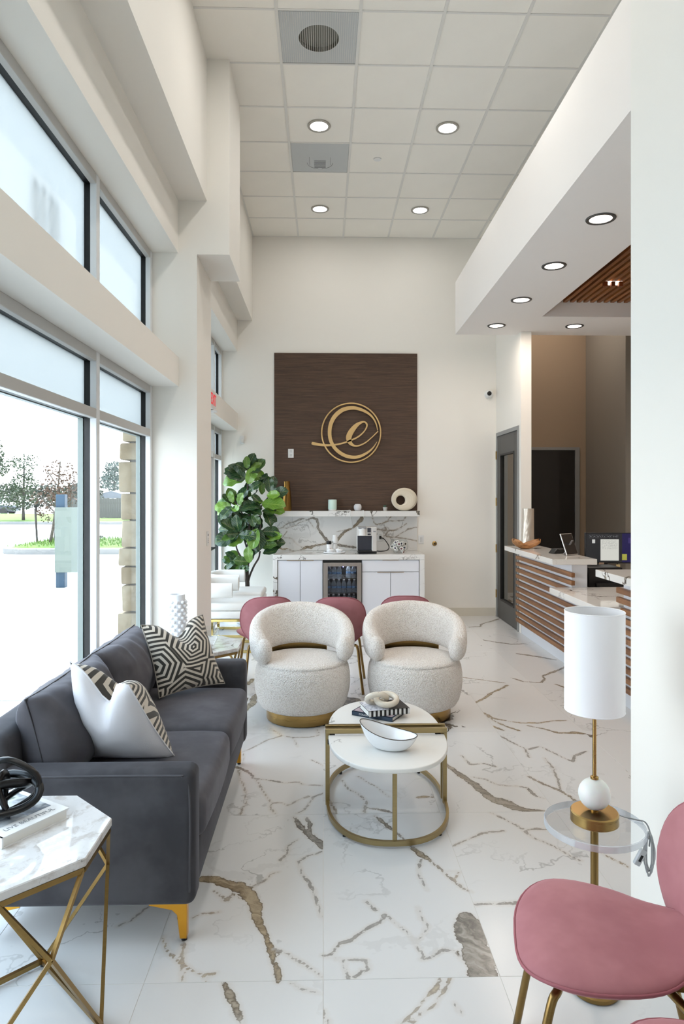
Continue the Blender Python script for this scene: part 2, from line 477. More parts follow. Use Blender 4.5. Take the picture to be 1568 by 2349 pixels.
hgt = t.math('ADD', t.math('SUBTRACT', 1.0, vo.outputs['Distance']), t.math('MULTIPLY', bn.outputs[0], 0.5))
c = t.mix(t.sstep(vo.outputs['Distance'], 0.30, 0.85), hx('#f3ede6'), hx('#dfd6cd'))
t.set(col=c, rough=0.95, sheen=0.3, spec=0.1); t.bump(hgt, 0.9, 0.008); M['boucle'] = t.m
M['linen'] = plain('white_linen', '#e6e5e8', 0.9, bump=0.25, bs=420)
M['white_leather'] = plain('ivory_upholstery', '#dddbd6', 0.6, bump=0.05, bs=200)
# cut velvet geometric maze pattern (flat print) in UV space
t = NT('geometric_cut_velvet')
u = t.uv()
sp = t.node('SeparateXYZ'); t.l.new(u, sp.inputs[0])
U, V = sp.outputs[0], sp.outputs[1]
def tri(x, f, ph=0.0):
    a = t.math('FRACT', t.math('MULTIPLY_ADD', x, f, ph))
    return t.math('ABSOLUTE', t.math('SUBTRACT', a, 0.5))
def hexd(cu, cv, k):
    du = t.math('ABSOLUTE', t.math('SUBTRACT', U, cu)); dv = t.math('ABSOLUTE', t.math('SUBTRACT', V, cv))
    if k: du, dv = dv, du
    return t.math('MAXIMUM', dv, t.math('MULTIPLY_ADD', du, 0.80, t.math('MULTIPLY', dv, 0.42)))
f2 = None
for cu, cv, k in ((-0.02, 0.40, 0), (0.60, 0.64, 0), (0.98, 0.10, 0), (0.36, -0.10, 1), (1.02, 1.02, 0)):
    h_ = hexd(cu, cv, k); f2 = h_ if f2 is None else t.math('MINIMUM', f2, h_)
st = t.math('FRACT', t.math('MULTIPLY', f2, 16.0))
mk = t.sstep(t.math('ABSOLUTE', t.math('SUBTRACT', st, 0.5)), 0.245, 0.275)
nn = t.noise(t.obj(), 9, 2)
dk = t.mix(nn.outputs[0], hx('#201d18'), hx('#3a362d'))
lt = t.mix(nn.outputs[0], hx('#cbc0ae'), hx('#d8d0c4'))
t.set(col=t.mix(mk, dk, lt), rough=0.75, sheen=0.3); t.bump(mk, 0.3, -0.002); M['maze'] = t.m
# brown grasscloth panel
t = NT('brown_grasscloth')
v = t.mapv(t.obj(), (3, 3, 190)); n = t.noise(v, 1.0, 4, 0.6)
v2 = t.mapv(t.obj(), (14, 14, 420)); n2 = t.noise(v2, 1.0, 2)
c = t.mix(t.sstep(n.outputs[0], 0.3, 0.72), hx('#3b2a1f'), hx('#5d4636'))
c = t.mix(t.math('MULTIPLY', t.sstep(n2.outputs[0], 0.6, 0.8), 0.5), c, hx('#7a624d'))
t.set(col=c, rough=0.7); t.bump(n2.outputs[0], 0.2, 0.002); M['grasscloth'] = t.m
def wood(name, a, b, along='y', sc=1.0, rough=0.45):
    t = NT(name)
    oi = t.node('ObjectInfo'); off = t.vmath('SCALE', (3.0, 17.0, 5.0), oi.outputs['Random'])
    s = {'y': (26 * sc, 1.6 * sc, 26 * sc), 'x': (1.6 * sc, 26 * sc, 26 * sc), 'z': (26 * sc, 26 * sc, 1.6 * sc)}[along]
    v = t.mapv(t.vmath('ADD', t.obj(), off), s); n = t.noise(v, 1.0, 5, 0.6, 0.6)
    n0 = t.noise(t.vmath('ADD', t.obj(), off), 1.2, 1)
    c = t.mix(t.sstep(n.outputs[0], 0.3, 0.7), hx(a), hx(b))
    c = t.mix(t.math('MULTIPLY', t.sstep(n0.outputs[0], 0.35, 0.65), 0.35), c, hx(a))
    t.set(col=c, rough=rough); t.bump(n.outputs[0], 0.1, 0.002)
    return t.m
M['walnut'] = wood('walnut_slat', '#6d4526', '#a06f45')
M['cedar'] = wood('cedar_slat', '#6e3f1a', '#a5652f')
M['driftwood'] = wood('teak_root', '#8a5a30', '#b98552', 'x', 2.0)
# leaves
t = NT('fiddle_leaf')
oi = t.node('ObjectInfo'); u = t.uv(); sp = t.node('SeparateXYZ'); t.l.new(u, sp.inputs[0])
ax = t.math('ABSOLUTE', t.math('SUBTRACT', sp.outputs[0], 0.5))
mid = t.sstep(ax, 0.012, 0.03, 1.0, 0.0)
lat = t.math('ABSOLUTE', t.math('SUBTRACT', t.math('FRACT', t.math('MULTIPLY', t.math('SUBTRACT', sp.outputs[1], t.math('MULTIPLY', ax, 0.7)), 7.0)), 0.5))
lv = t.math('MULTIPLY', t.sstep(lat, 0.03, 0.09, 1.0, 0.0), 0.7)
c = t.mix(t.sstep(oi.outputs['Random'], 0.5, 1.0), hx('#1b3f22'), hx('#6a9330'))
c = t.mix(t.math('MAXIMUM', mid, lv), c, t.mix(0.35, c, hx('#b9c873')))
t.set(col=c, rough=0.3, coat=0.2); M['leaf'] = t.m
M['leaf'].use_backface_culling = False
def leafmat(name, a, b):
    t = NT(name); n = t.noise(t.obj(), 2.0, 2); t.set(col=t.mix(n.outputs[0], hx(a), hx(b)), rough=0.7); return t.m
M['fol_green'] = leafmat('tree_foliage', '#222f20', '#3c4a2e')
M['fol_brown'] = leafmat('dry_foliage', '#3c2a1f', '#5c4633')
M['fol_pale'] = leafmat('pale_foliage', '#3d4a43', '#55625a')
M['fol_dark'] = leafmat('hedge_foliage', '#2a3026', '#484c3e')
M['trunk_pale'] = plain('pale_trunk', '#564e46', 0.9, var=0.2, vs=10)
M['trunk_dark'] = plain('dark_stake', '#3b3632', 0.9)
t = NT('sandstone')
oi = t.node('ObjectInfo'); n = t.noise(t.vmath('ADD', t.obj(), t.vmath('SCALE', (9., 3., 5.), oi.outputs['Random'])), 6, 4)
c = t.mix(oi.outputs['Random'], hx('#7a6e59'), hx('#8d836f')); c = t.mix(t.sstep(n.outputs[0], .4, .7), c, hx('#6b5e48'))
t.set(col=c, rough=0.95); t.bump(n.outputs[0], 0.6, 0.02); M['stone'] = t.m
t = NT('perforated_vent')
vo = t.node('TexVoronoi'); t.put(vo.inputs['Vector'], t.obj()); vo.inputs['Scale'].default_value = 150; vo.inputs['Randomness'].default_value = 0
t.set(col=t.mix(t.sstep(vo.outputs['Distance'], 0.28, 0.4), hx('#8f918f'), hx('#c3c6c6')), rough=0.6); M['vent'] = t.m
# screen
t = NT('monitor_screen_glow')
g = t.node('TexCoord').outputs['Generated']; sp = t.node('SeparateXYZ'); t.l.new(g, sp.inputs[0])
X, Z = sp.outputs[0], sp.outputs[2]
def rect(x0, x1, z0, z1):
    return t.math('MULTIPLY', t.math('MULTIPLY', t.math('GREATER_THAN', X, x0), t.math('LESS_THAN', X, x1)), t.math('MULTIPLY', t.math('GREATER_THAN', Z, z0), t.math('LESS_THAN', Z, z1)))
rows = t.math('GREATER_THAN', t.math('FRACT', t.math('MULTIPLY', Z, 34.0)), 0.62)
txt = t.noise(t.mapv(g, (60, 1, 34)), 1.0, 0)
ink = t.math('MULTIPLY', t.math('MULTIPLY', rows, t.math('GREATER_THAN', txt.outputs[0], 0.5)), rect(0.26, 0.52, 0.45, 0.76))
c = t.mix(t.math('GREATER_THAN', X, 0.6), (0.010, 0.011, 0.013, 1), (0.006, 0.004, 0.05, 1))
c = t.mix(rect(0.24, 0.545, 0.06, 0.80), c, (0.50, 0.50, 0.46, 1))
c = t.mix(ink, c, (0.28, 0.28, 0.27, 1))
c = t.mix(rect(0.10, 0.15, 0.66, 0.79), c, (0.45, 0.45, 0.43, 1))
tl2 = t.math('MULTIPLY', rect(0.05, 0.55, 0.84, 0.97), t.math('MULTIPLY', t.math('GREATER_THAN', t.math('FRACT', t.math('MULTIPLY', Z, 20.0)), 0.6), t.math('GREATER_THAN', txt.outputs[0], 0.52)))
c = t.mix(tl2, c, (0.12, 0.12, 0.13, 1))
c = t.mix(rect(0.70, 0.80, 0.66, 0.85), c, (0.03, 0.02, 0.10, 1)); c = t.mix(rect(0.82, 0.88, 0.70, 0.88), c, (0.7, 0.22, 0.03, 1))
t.set(col=(0.01, 0.01, 0.012, 1), rough=0.15, ecol=c, estr=1.1); M['screen'] = t.m
VEINS = [
(0.6, [(-0.523,2.941,0.0202),(-0.482,2.94,0.026),(-0.421,2.913,0.0257),(-0.36,2.877,0.0339),(-0.309,2.818,0.0332),(-0.268,2.735,0.0241),(-0.243,2.633,0.0155),(-0.214,2.537,0.0124),(-0.183,2.449,0.0106),(-0.161,2.379,0.0103),(-0.152,2.317,0.01)]),
(0.8, [(-0.586,2.744,0.0065),(-0.552,2.658,0.0073),(-0.528,2.577,0.0051),(-0.512,2.501,0.0035),(-0.498,2.395,0.0035),(-0.483,2.323,0.0041)]),
(1, [(-0.605,2.556,0.0035),(-0.55,2.473,0.0058),(-0.489,2.409,0.0057),(-0.45,2.374,0.0042),(-0.415,2.36,0.0046),(-0.365,2.365,0.0056)]),
(1, [(-0.511,2.673,0.0035),(-0.474,2.698,0.0037),(-0.413,2.709,0.0035)]),
(1, [(-0.415,2.36,0.0035),(-0.4,2.324,0.0036)]),
(0.3, [(-0.328,2.316,0.0118),(-0.303,2.245,0.0114),(-0.28,2.198,0.0121),(-0.255,2.136,0.0059),(-0.247,2.105,0.005)]),
(0, [(-0.1,2.991,0.0047),(-0.069,2.918,0.0063),(-0.039,2.829,0.0055),(-0.028,2.755,0.0038),(-0.003,2.676,0.0037)]),
(0.2, [(-0.186,2.488,0.0035),(-0.126,2.458,0.0035),(-0.066,2.397,0.0035),(-0.003,2.345,0.0035)]),
(0.3, [(-0.305,2.88,0.0035),(-0.252,2.923,0.0035),(-0.222,2.984,0.0035),(-0.188,2.999,0.0035)]),
(0, [(-0.109,2.313,0.0035),(-0.072,2.287,0.0035),(-0.003,2.267,0.0035)]),
(0, [(-0.788,2.632,0.0041),(-0.748,2.667,0.0042),(-0.721,2.722,0.0048),(-0.683,2.782,0.0044),(-0.624,2.808,0.0035)]),
(0.6, [(-0.458,2.86,0.0039),(-0.412,2.812,0.005),(-0.392,2.783,0.0055),(-0.375,2.82,0.0039)]),
(0.4, [(0.417,3.171,0.0119),(0.449,3.103,0.0128),(0.487,3.047,0.0074),(0.53,2.963,0.0056),(0.563,2.903,0.0076),(0.581,2.841,0.0043),(0.608,2.817,0.0035)]),
(0.9, [(0.561,2.978,0.0035),(0.601,2.966,0.005),(0.571,2.903,0.0038)]),
(0.05, [(0.559,2.647,0.0299),(0.559,2.577,0.063),(0.557,2.503,0.0588),(0.558,2.426,0.0548),(0.557,2.36,0.0466),(0.548,2.323,0.0459)]),
(0, [(0.244,2.689,0.004),(0.227,2.641,0.006),(0.195,2.61,0.0039),(0.143,2.562,0.0067),(0.108,2.53,0.0057),(0.055,2.51,0.0066),(0.038,2.468,0.0046),(0.026,2.441,0.006),(-0.002,2.445,0.0037)]),
(0, [(0.244,2.689,0.0035),(0.27,2.643,0.004),(0.301,2.592,0.0035),(0.332,2.524,0.0035),(0.342,2.48,0.0035),(0.363,2.418,0.0035)]),
(0, [(0.353,2.408,0.0035),(0.392,2.424,0.005),(0.435,2.46,0.0051),(0.481,2.456,0.0035),(0.494,2.408,0.0035)]),
(0, [(0.044,2.427,0.0035),(0.09,2.422,0.0035),(0.117,2.418,0.0041),(0.16,2.414,0.0035),(0.159,2.365,0.004),(0.132,2.359,0.0071),(0.104,2.335,0.0044)]),
(0, [(0.071,2.423,0.0046),(0.079,2.373,0.0036),(0.084,2.329,0.0044)]),
(0, [(0.443,3.065,0.0058),(0.422,2.997,0.0062),(0.414,2.937,0.0044),(0.423,2.888,0.0038),(0.435,2.841,0.0035)]),
(0, [(0.383,2.718,0.0035),(0.387,2.644,0.0035),(0.4,2.597,0.0035),(0.346,2.523,0.0035)]),
(0.8, [(0.393,2.32,0.0039),(0.37,2.261,0.0064),(0.329,2.216,0.0035),(0.308,2.189,0.0041),(0.284,2.163,0.0035),(0.235,2.125,0.004)]),
(0.8, [(0.432,2.318,0.0057),(0.414,2.278,0.0051),(0.386,2.232,0.0035),(0.362,2.188,0.0035),(0.335,2.172,0.0035),(0.28,2.131,0.004)]),
(0.2, [(-0.001,2.176,0.0035),(0.015,2.128,0.0088)]),
(0, [(0.612,2.729,0.0046),(0.665,2.732,0.0067),(0.723,2.735,0.0062),(0.776,2.737,0.0072),(0.798,2.724,0.0092),(0.87,2.705,0.0092)]),
(0, [(0.429,2.191,0.0037),(0.437,2.159,0.0035)]),
(0, [(0.175,2.767,0.0036),(0.201,2.719,0.0061),(0.212,2.708,0.0051)]),
(0.05, [(-0.591,4.158,0.0122),(-0.555,4.157,0.0122),(-0.497,4.137,0.0122),(-0.457,4.092,0.01),(-0.421,4.03,0.0079),(-0.401,3.982,0.0049),(-0.347,3.969,0.0044),(-0.302,3.951,0.0087),(-0.222,3.914,0.0058),(-0.142,3.929,0.0035),(-0.117,3.895,0.0035),(-0.031,3.881,0.0035),(-0.003,3.878,0.0035)]),
(0.3, [(-0.396,3.982,0.0035),(-0.352,3.868,0.0038),(-0.315,3.76,0.0037),(-0.279,3.657,0.0036),(-0.284,3.609,0.0035),(-0.248,3.537,0.0039)]),
(0.1, [(-0.279,3.657,0.0035),(-0.231,3.666,0.0035),(-0.188,3.625,0.004),(-0.138,3.693,0.0035),(-0.084,3.743,0.0035)]),
(0, [(-0.003,3.782,0.0037),(-0.061,3.732,0.0041),(-0.078,3.662,0.0036),(-0.094,3.584,0.0035),(-0.129,3.529,0.0039)]),
(0, [(-0.143,3.493,0.0077),(-0.119,3.405,0.0134),(-0.084,3.345,0.0197),(-0.058,3.295,0.0194),(-0.018,3.231,0.0206),(-0.003,3.2,0.0196)]),
(0, [(-0.092,3.492,0.0051),(-0.073,3.421,0.0109),(-0.067,3.353,0.009)]),
(0, [(-0.006,3.163,0.0035),(-0.032,3.138,0.0035),(-0.07,3.121,0.0035),(-0.107,3.079,0.0035),(-0.1,2.99,0.0035)]),
(0, [(-0.122,3.269,0.0035),(-0.162,3.205,0.0035),(-0.163,3.145,0.0035),(-0.194,3.089,0.0035)]),
(0.2, [(-0.562,4.364,0.0037),(-0.507,4.398,0.0038),(-0.442,4.498,0.0039),(-0.374,4.603,0.004),(-0.283,4.68,0.004),(-0.363,4.832,0.0041)]),
(0.1, [(-0.248,4.663,0.0051),(-0.201,4.645,0.0051),(-0.094,4.65,0.0046),(-0.037,4.689,0.004),(-0.032,4.789,0.0041)]),
(0.1, [(-0.207,4.645,0.004),(-0.179,4.521,0.0039),(-0.161,4.475,0.0035)]),
(0.4, [(-0.504,4.369,0.0035),(-0.496,4.207,0.0035)]),
(0.4, [(-0.504,4.106,0.0035),(-0.484,3.985,0.0039),(-0.434,3.805,0.0037),(-0.422,3.661,0.0035),(-0.428,3.528,0.0048)]),
(0.3, [(-0.548,5.64,0.0277),(-0.57,5.394,0.0298),(-0.59,5.229,0.009)]),
(0, [(-0.07,4.248,0.0036),(-0.033,4.194,0.0046),(-0.004,4.155,0.0041)]),
(0.3, [(-0.639,6.126,0.0225),(-0.652,5.965,0.0219),(-0.69,6.046,0.0148)]),
(0.15, [(0.742,4.171,0.0092),(0.779,4.084,0.0165),(0.821,3.956,0.0204),(0.871,3.852,0.0241),(0.91,3.691,0.0306),(0.983,3.628,0.0347),(1.027,3.569,0.0276),(1.117,3.538,0.0117),(1.167,3.529,0.0052)]),
(0.1, [(0.873,3.514,0.0058),(0.904,3.481,0.0064),(0.966,3.38,0.0044),(1.017,3.26,0.0042),(1.076,3.182,0.0035),(1.162,3.048,0.0035)]),
(0.1, [(0.966,3.38,0.0037),(1.001,3.328,0.0049),(1.054,3.339,0.0061),(1.116,3.338,0.0043)]),
(0.3, [(0.612,3.19,0.0035),(0.69,3.24,0.0042),(0.77,3.297,0.0061),(0.817,3.315,0.0049),(0.89,3.331,0.0037)]),
(0, [(0.869,3.972,0.0051),(0.948,3.935,0.0051),(0.999,3.848,0.005),(1.097,3.837,0.0049),(1.146,3.811,0.0091),(1.168,3.699,0.0068),(1.208,3.675,0.0041)]),
(0.4, [(1.21,3.963,0.0066),(1.254,3.858,0.0078),(1.319,3.774,0.0076),(1.352,3.709,0.0089),(1.371,3.633,0.0087),(1.385,3.545,0.0078)]),
(0.2, [(1.387,4.243,0.0047),(1.389,4.086,0.0053),(1.371,3.923,0.0051),(1.329,3.774,0.0042)]),
(0.2, [(1.7,6.107,0.009),(1.776,5.981,0.0077),(1.919,5.937,0.0109),(1.991,6.057,0.01),(2.003,6.162,0.0102),(2.158,6.312,0.0151),(2.35,6.516,0.0132)]),
(0.6, [(1.251,6.14,0.0079),(1.442,6.031,0.0078),(1.643,5.905,0.0076)]),
(0.05, [(2.013,7.044,0.0104),(2.101,6.986,0.0193),(2.209,6.875,0.0228),(2.326,6.766,0.0149)]),
(0.9, [(1.218,5.132,0.0085),(1.276,4.986,0.0083),(1.372,4.928,0.0082),(1.455,4.898,0.009),(1.564,4.895,0.0081),(1.696,4.933,0.0073),(1.783,4.944,0.0055)]),
(0.7, [(1.218,5.132,0.0076),(1.251,4.959,0.0073),(1.306,4.823,0.0089),(1.37,4.731,0.0122)]),
(0.6, [(1.217,4.825,0.0124),(1.268,4.746,0.0087)]),
(0.5, [(1.457,4.845,0.008),(1.553,4.777,0.0079),(1.637,4.686,0.0121),(1.742,4.683,0.019),(1.81,4.656,0.0137)]),
(0.7, [(1.6,5.867,0.0097),(1.384,5.613,0.0114),(1.217,5.38,0.0109)]),
(0.1, [(1.207,4.649,0.0068),(1.281,4.482,0.0058),(1.313,4.392,0.0065),(1.292,4.256,0.0055)]),
(0, [(1.337,4.392,0.0081),(1.424,4.433,0.0065),(1.487,4.302,0.0055),(1.546,4.178,0.0069),(1.599,4.278,0.0071),(1.695,4.339,0.0072)]),
(0.4, [(2.026,5.894,0.0098),(2.087,5.758,0.0127)]),
(0.9, [(1.278,3.121,0.0052),(1.313,3.065,0.0062),(1.355,2.981,0.0055)]),
(0.05, [(1.783,7.758,0.0143),(1.942,7.588,0.014),(2.084,7.488,0.011),(2.254,7.496,0.0097)]),
(0.05, [(1.771,8.459,0.014),(1.968,8.494,0.0141),(2.022,8.658,0.0111),(2.337,9.001,0.0166)]),
(0, [(0.876,4.298,0.0055),(0.901,4.157,0.0069),(0.99,4.174,0.0069),(1.038,4.115,0.0053)]),
(0.2, [(0.264,3.498,0.0068),(0.299,3.447,0.0105),(0.332,3.387,0.0122),(0.361,3.31,0.0083),(0.397,3.228,0.0063),(0.433,3.158,0.0088),(0.454,3.12,0.0104)]),
(0.2, [(0.106,3.944,0.0038),(0.145,3.829,0.0043),(0.19,3.755,0.0042),(0.226,3.673,0.0051),(0.208,3.526,0.0049)]),
(0.2, [(0.196,3.994,0.0039),(0.252,3.914,0.0044),(0.296,3.849,0.0043),(0.36,3.726,0.0041)]),
(0.1, [(0.222,3.595,0.005),(0.276,3.583,0.008),(0.338,3.549,0.0099),(0.369,3.521,0.0049)]),
(0.7, [(0.517,3.699,0.0072),(0.56,3.709,0.0103),(0.601,3.702,0.0103)]),
(0.8, [(0.022,3.724,0.0072),(0.047,3.633,0.0071),(0.07,3.53,0.0049)]),
(0.3, [(0.751,4.161,0.0069),(0.775,4.103,0.0114),(0.812,3.951,0.0132)]),
]
SPLASH = [
(0.1, [(-0.654,1.178,0.0033),(-0.552,1.212,0.0044),(-0.464,1.273,0.0054),(-0.362,1.306,0.0076),(-0.281,1.337,0.0076),(-0.213,1.323,0.0054),(-0.139,1.347,0.0109),(-0.091,1.327,0.0152),(-0.077,1.279,0.0141),(-0.071,1.211,0.012),(-0.043,1.157,0.0152),(0.004,1.089,0.0152),(0.038,1.048,0.0185),(0.065,1.014,0.0131)]),
(0.1, [(-0.552,1.212,0.003),(-0.491,1.198,0.003),(-0.39,1.239,0.0033),(-0.308,1.293,0.0033),(-0.22,1.313,0.0033)]),
(0.1, [(-0.213,1.32,0.0033),(-0.152,1.252,0.0044),(-0.118,1.214,0.0033),(-0.077,1.218,0.0033)]),
(0.2, [(-0.606,1.015,0.003),(-0.539,1.096,0.003),(-0.491,1.157,0.003)]),
(0.1, [(-0.525,1.083,0.003),(-0.423,1.062,0.003),(-0.349,0.987,0.003),(-0.281,0.94,0.0033)]),
(0.9, [(-0.647,0.947,0.0163),(-0.606,0.947,0.0131),(-0.552,0.92,0.0076),(-0.484,0.923,0.0087),(-0.43,0.899,0.0044),(-0.383,0.885,0.0044)]),
(0.3, [(-0.383,0.885,0.0044),(-0.308,0.912,0.0044),(-0.24,0.94,0.0141),(-0.172,0.946,0.0163),(-0.118,0.973,0.0109),(-0.05,0.987,0.0109),(0.018,0.99,0.0131),(0.065,1.014,0.0141)]),
(0.2, [(0.181,1.041,0.0131),(0.222,1.081,0.0163),(0.262,1.122,0.0163),(0.303,1.163,0.0131),(0.35,1.176,0.0109)]),
(0.1, [(0.181,1.149,0.003),(0.256,1.156,0.003),(0.303,1.176,0.003)]),
(0.5, [(0.19,1.031,0.0121),(0.246,1.106,0.0166),(0.313,1.163,0.0136),(0.388,1.196,0.0091),(0.464,1.266,0.0211),(0.521,1.332,0.0272),(0.54,1.37,0.0227)]),
(0.1, [(0.19,0.983,0.0106),(0.275,0.964,0.0121),(0.36,0.945,0.0136),(0.435,0.936,0.0106)]),
(0.7, [(0.719,1.247,0.006),(0.805,1.266,0.006),(0.881,1.294,0.006),(0.919,1.36,0.0076)]),
(0.6, [(0.672,1.342,0.0045),(0.691,1.276,0.0053),(0.729,1.242,0.0053)]),
(0.4, [(0.729,1.186,0.0076),(0.833,1.176,0.0076),(0.947,1.166,0.0076),(1.042,1.204,0.0068),(1.137,1.256,0.0053)]),
(0.3, [(0.994,1.076,0.0053),(1.08,1.143,0.0053),(1.165,1.194,0.0068),(1.279,1.209,0.0053)]),
(0.3, [(0.729,1.115,0.0053),(0.833,1.096,0.006),(0.938,1.072,0.006),(1.023,1.067,0.006),(1.156,1.048,0.0068),(1.279,1.029,0.0053)]),
(0.3, [(0.881,1.294,0.0045),(0.994,1.299,0.0053),(1.099,1.303,0.0053),(1.118,1.351,0.0068)]),
(0.2, [(0.843,1.115,0.0076),(0.881,1.162,0.0076),(0.843,1.219,0.006)]),
]
# ------------------------------------------------------------ structure
CEIL = 5.16; BACKY = 9.257
# --- floor: porcelain tiles, each a slab of its own with its veins
TW, TH, TX0, TY0 = 0.607, 1.204, 0.0, 2.322
fl = BM().box(-1.52, 6.2, -3.1, 12.2, -0.12, -0.0012).build('floor', M['grout']); struct(fl)
def seg_d(px, py, a, b):
    dx, dy = b[0] - a[0], b[1] - a[1]; L = dx * dx + dy * dy
    t = 0 if L == 0 else max(0.0, min(1.0, ((px - a[0]) * dx + (py - a[1]) * dy) / L))
    qx, qy = a[0] + t * dx, a[1] + t * dy
    w = a[2] + t * (b[2] - a[2])
    return math.hypot(px - qx, py - qy) - w, w
def wob(x, y):
    n1 = mnoise.noise_vector(Vector((x * 7, y * 7, 1.3))); n2 = mnoise.noise_vector(Vector((x * 24, y * 24, 5.1)))
    return x + 0.013 * n1.x + 0.004 * n2.x, y + 0.013 * n1.y + 0.004 * n2.y
def tile_of(x, y):
    return math.floor((x - TX0) / TW), math.floor((y - TY0) / TH)
TV = {}
for g, pts in VEINS:
    mx = sum(p[0] for p in pts[1:-1] or pts) / len(pts[1:-1] or pts); my = sum(p[1] for p in pts[1:-1] or pts) / len(pts[1:-1] or pts)
    TV.setdefault(tile_of(mx, my), []).append((g, pts))
    # a long vein may run on into its neighbours
    for p in (pts[0], pts[-1]):
        k = tile_of(p[0], p[1])
        if k != tile_of(mx, my) and len(pts) > 4: TV.setdefault(k, []).append((g, pts))
G = 0.0016
def plain_tile():
    b = BM().box(G / 2, TW - G / 2, G / 2, TH - G / 2, -0.01, 0.0, 0.0008, 1)
    me = b.mesh('floor_tile'); me.materials.append(M['floor']); return me
PT = plain_tile()
for i in range(-3, 10):
    for j in range(-5, 8):
        x0, y0 = TX0 + i * TW, TY0 + j * TH
        if x0 + TW < -1.45 or (x0 > 2.4 and y0 < 2.0) or (x0 > 1.3 and y0 + TH < 2.0): continue
        k = (i, j)
        if k in TV:
            nx, ny = 44, 88
            verts, faces, va, vg, tr, vw = [], [], [], [], [], []
            for b_ in range(ny + 1):
                for a_ in range(nx + 1):
                    lx = G / 2 + (TW - G) * a_ / nx; ly = G / 2 + (TH - G) * b_ / ny
                    wx, wy = x0 + lx, y0 + ly
                    best, gg, ww = -0.05, 0.0, 0.0
                    wx, wy = wob(wx, wy)
                    for g, pts in TV[k]:
                        for q in range(len(pts) - 1):
                            A_, B_ = pts[q], pts[q + 1]
                            if min(A_[0], B_[0]) - 0.2 > wx or max(A_[0], B_[0]) + 0.2 < wx or min(A_[1], B_[1]) - 0.2 > wy or max(A_[1], B_[1]) + 0.2 < wy: continue
                            s, w_ = seg_d(wx, wy, A_, B_); s = -s
                            if s > best: best, gg, ww = s, g, w_
                    verts.append((lx, ly, 0.0)); va.append(best + 0.05); vg.append(gg); tr.append(1.0); vw.append(ww)
            for b_ in range(ny):
                for a_ in range(nx):
                    o0 = b_ * (nx + 1) + a_
                    faces.append((o0, o0 + 1, o0 + nx + 2, o0 + nx + 1))
            # slab sides
            base = len(verts)
            for (a_, b_) in ((0, 0), (TW, 0), (TW, TH), (0, TH)):
                verts.append((min(max(a_, G / 2), TW - G / 2), min(max(b_, G / 2), TH - G / 2), -0.012)); va.append(0); vg.append(0); tr.append(1); vw.append(0)
            c4 = (0, nx, (nx + 1) * (ny + 1) - 1, (nx + 1) * ny)
            for q in range(4):
                faces.append((c4[q], base + q, base + (q + 1) % 4, c4[(q + 1) % 4]))
            me = bpy.data.meshes.new('floor_tile'); me.from_pydata(verts, [], faces); me.materials.append(M['floor'])
            for nm, arr in (('vein', va), ('veingold', vg), ('traced', tr), ('veinw', vw)):
                at = me.attributes.new(nm, 'FLOAT', 'POINT'); at.data.foreach_set('value', arr)
            link('floor_tile', me, None, fl, None, (x0, y0, 0))
        else:
            link('floor_tile', PT, None, fl, None, (x0, y0, 0))

# --- ceiling: panels laid in a T-bar grid
cx = [-0.34 + 0.612 * k for k in range(-1, 11)]; cy = [BACKY - 0.619 * k for k in range(0, 20)]
ce = BM().box(-1.55, 6.2, -3.1, 12.2, CEIL + 0.05, CEIL + 0.15).build('ceiling', M['ctile']); struct(ce)
VENTS = {(1, 3), (1, 6)}
CP = BM().box(0.008, 0.604, 0.008, 0.611, 0, 0.012).mesh('ceiling_panel'); CP.materials.append(M['ctile'])
for i in range(len(cx) - 1):
    for j in range(len(cy) - 1):
        if (i, j) in VENTS: continue
        if i > 6: continue
        link('ceiling_panel', CP, None, ce, None, (cx[i], cy[j + 1], CEIL + 0.006))
for x in cx[:8]:
    BM().box(x - 0.012, x + 0.012, cy[-1], cy[0], CEIL - 0.0, CEIL + 0.03).build('ceiling_tee', M['tbar'], ce)
for y in cy:
    BM().box(cx[0], cx[7], y - 0.009, y + 0.009, CEIL + 0.001, CEIL + 0.03).build('ceiling_tee', M['tbar'], ce)

# --- left window wall: bays, beam, column
XW = -1.47
w = BM()
for (y0, y1, xu) in ((-3.0, 5.5, -0.935), (6.19, BACKY, -0.96)):
    w.box(XW, xu, y0, y1, 4.02, CEIL + 0.05)
    w.box(XW, -1.165, y0, y1, 3.60, 4.02)
    w.box(XW, -1.16, y0, y1, 2.525, 2.76)
w.box(XW, -1.015, 5.5, 6.19, 0, 3.59); w.box(XW, -1.20, -3.0, 1.0, 0, 3.62)  # second box: unseen solid stretch, added to cut window light on the right wall
w.box(XW, -0.755, 5.5, 6.19, 3.59, CEIL + 0.05)
struct(w.build('wall_left', M['wall']))
# --- back wall
b = BM(); b.box(XW, 2.365, BACKY, BACKY + 0.15, 0, CEIL + 0.05); b.box(2.365, 3.2, BACKY, BACKY + 0.15, 4.25, CEIL + 0.05)
struct(b.build('wall_back', M['wall']))
struct(BM().box(1.29, 2.35, BACKY - 0.012, BACKY, 0, 0.11).build('baseboard_back', M['base']))
# --- partition with the glazed door, running towards the desk
b = BM(); b.box(2.365, 2.49, 8.08, 8.20, 0, 3.61); b.box(2.365, 2.49, 9.18, BACKY + 0.1, 0, 3.61); b.box(2.365, 2.49, 8.20, 9.18, 2.45, 3.61)
b.box(2.365, 2.49, 8.26, BACKY + 0.1, 3.61, CEIL)
struct(b.build('wall_partition', M['wall']))
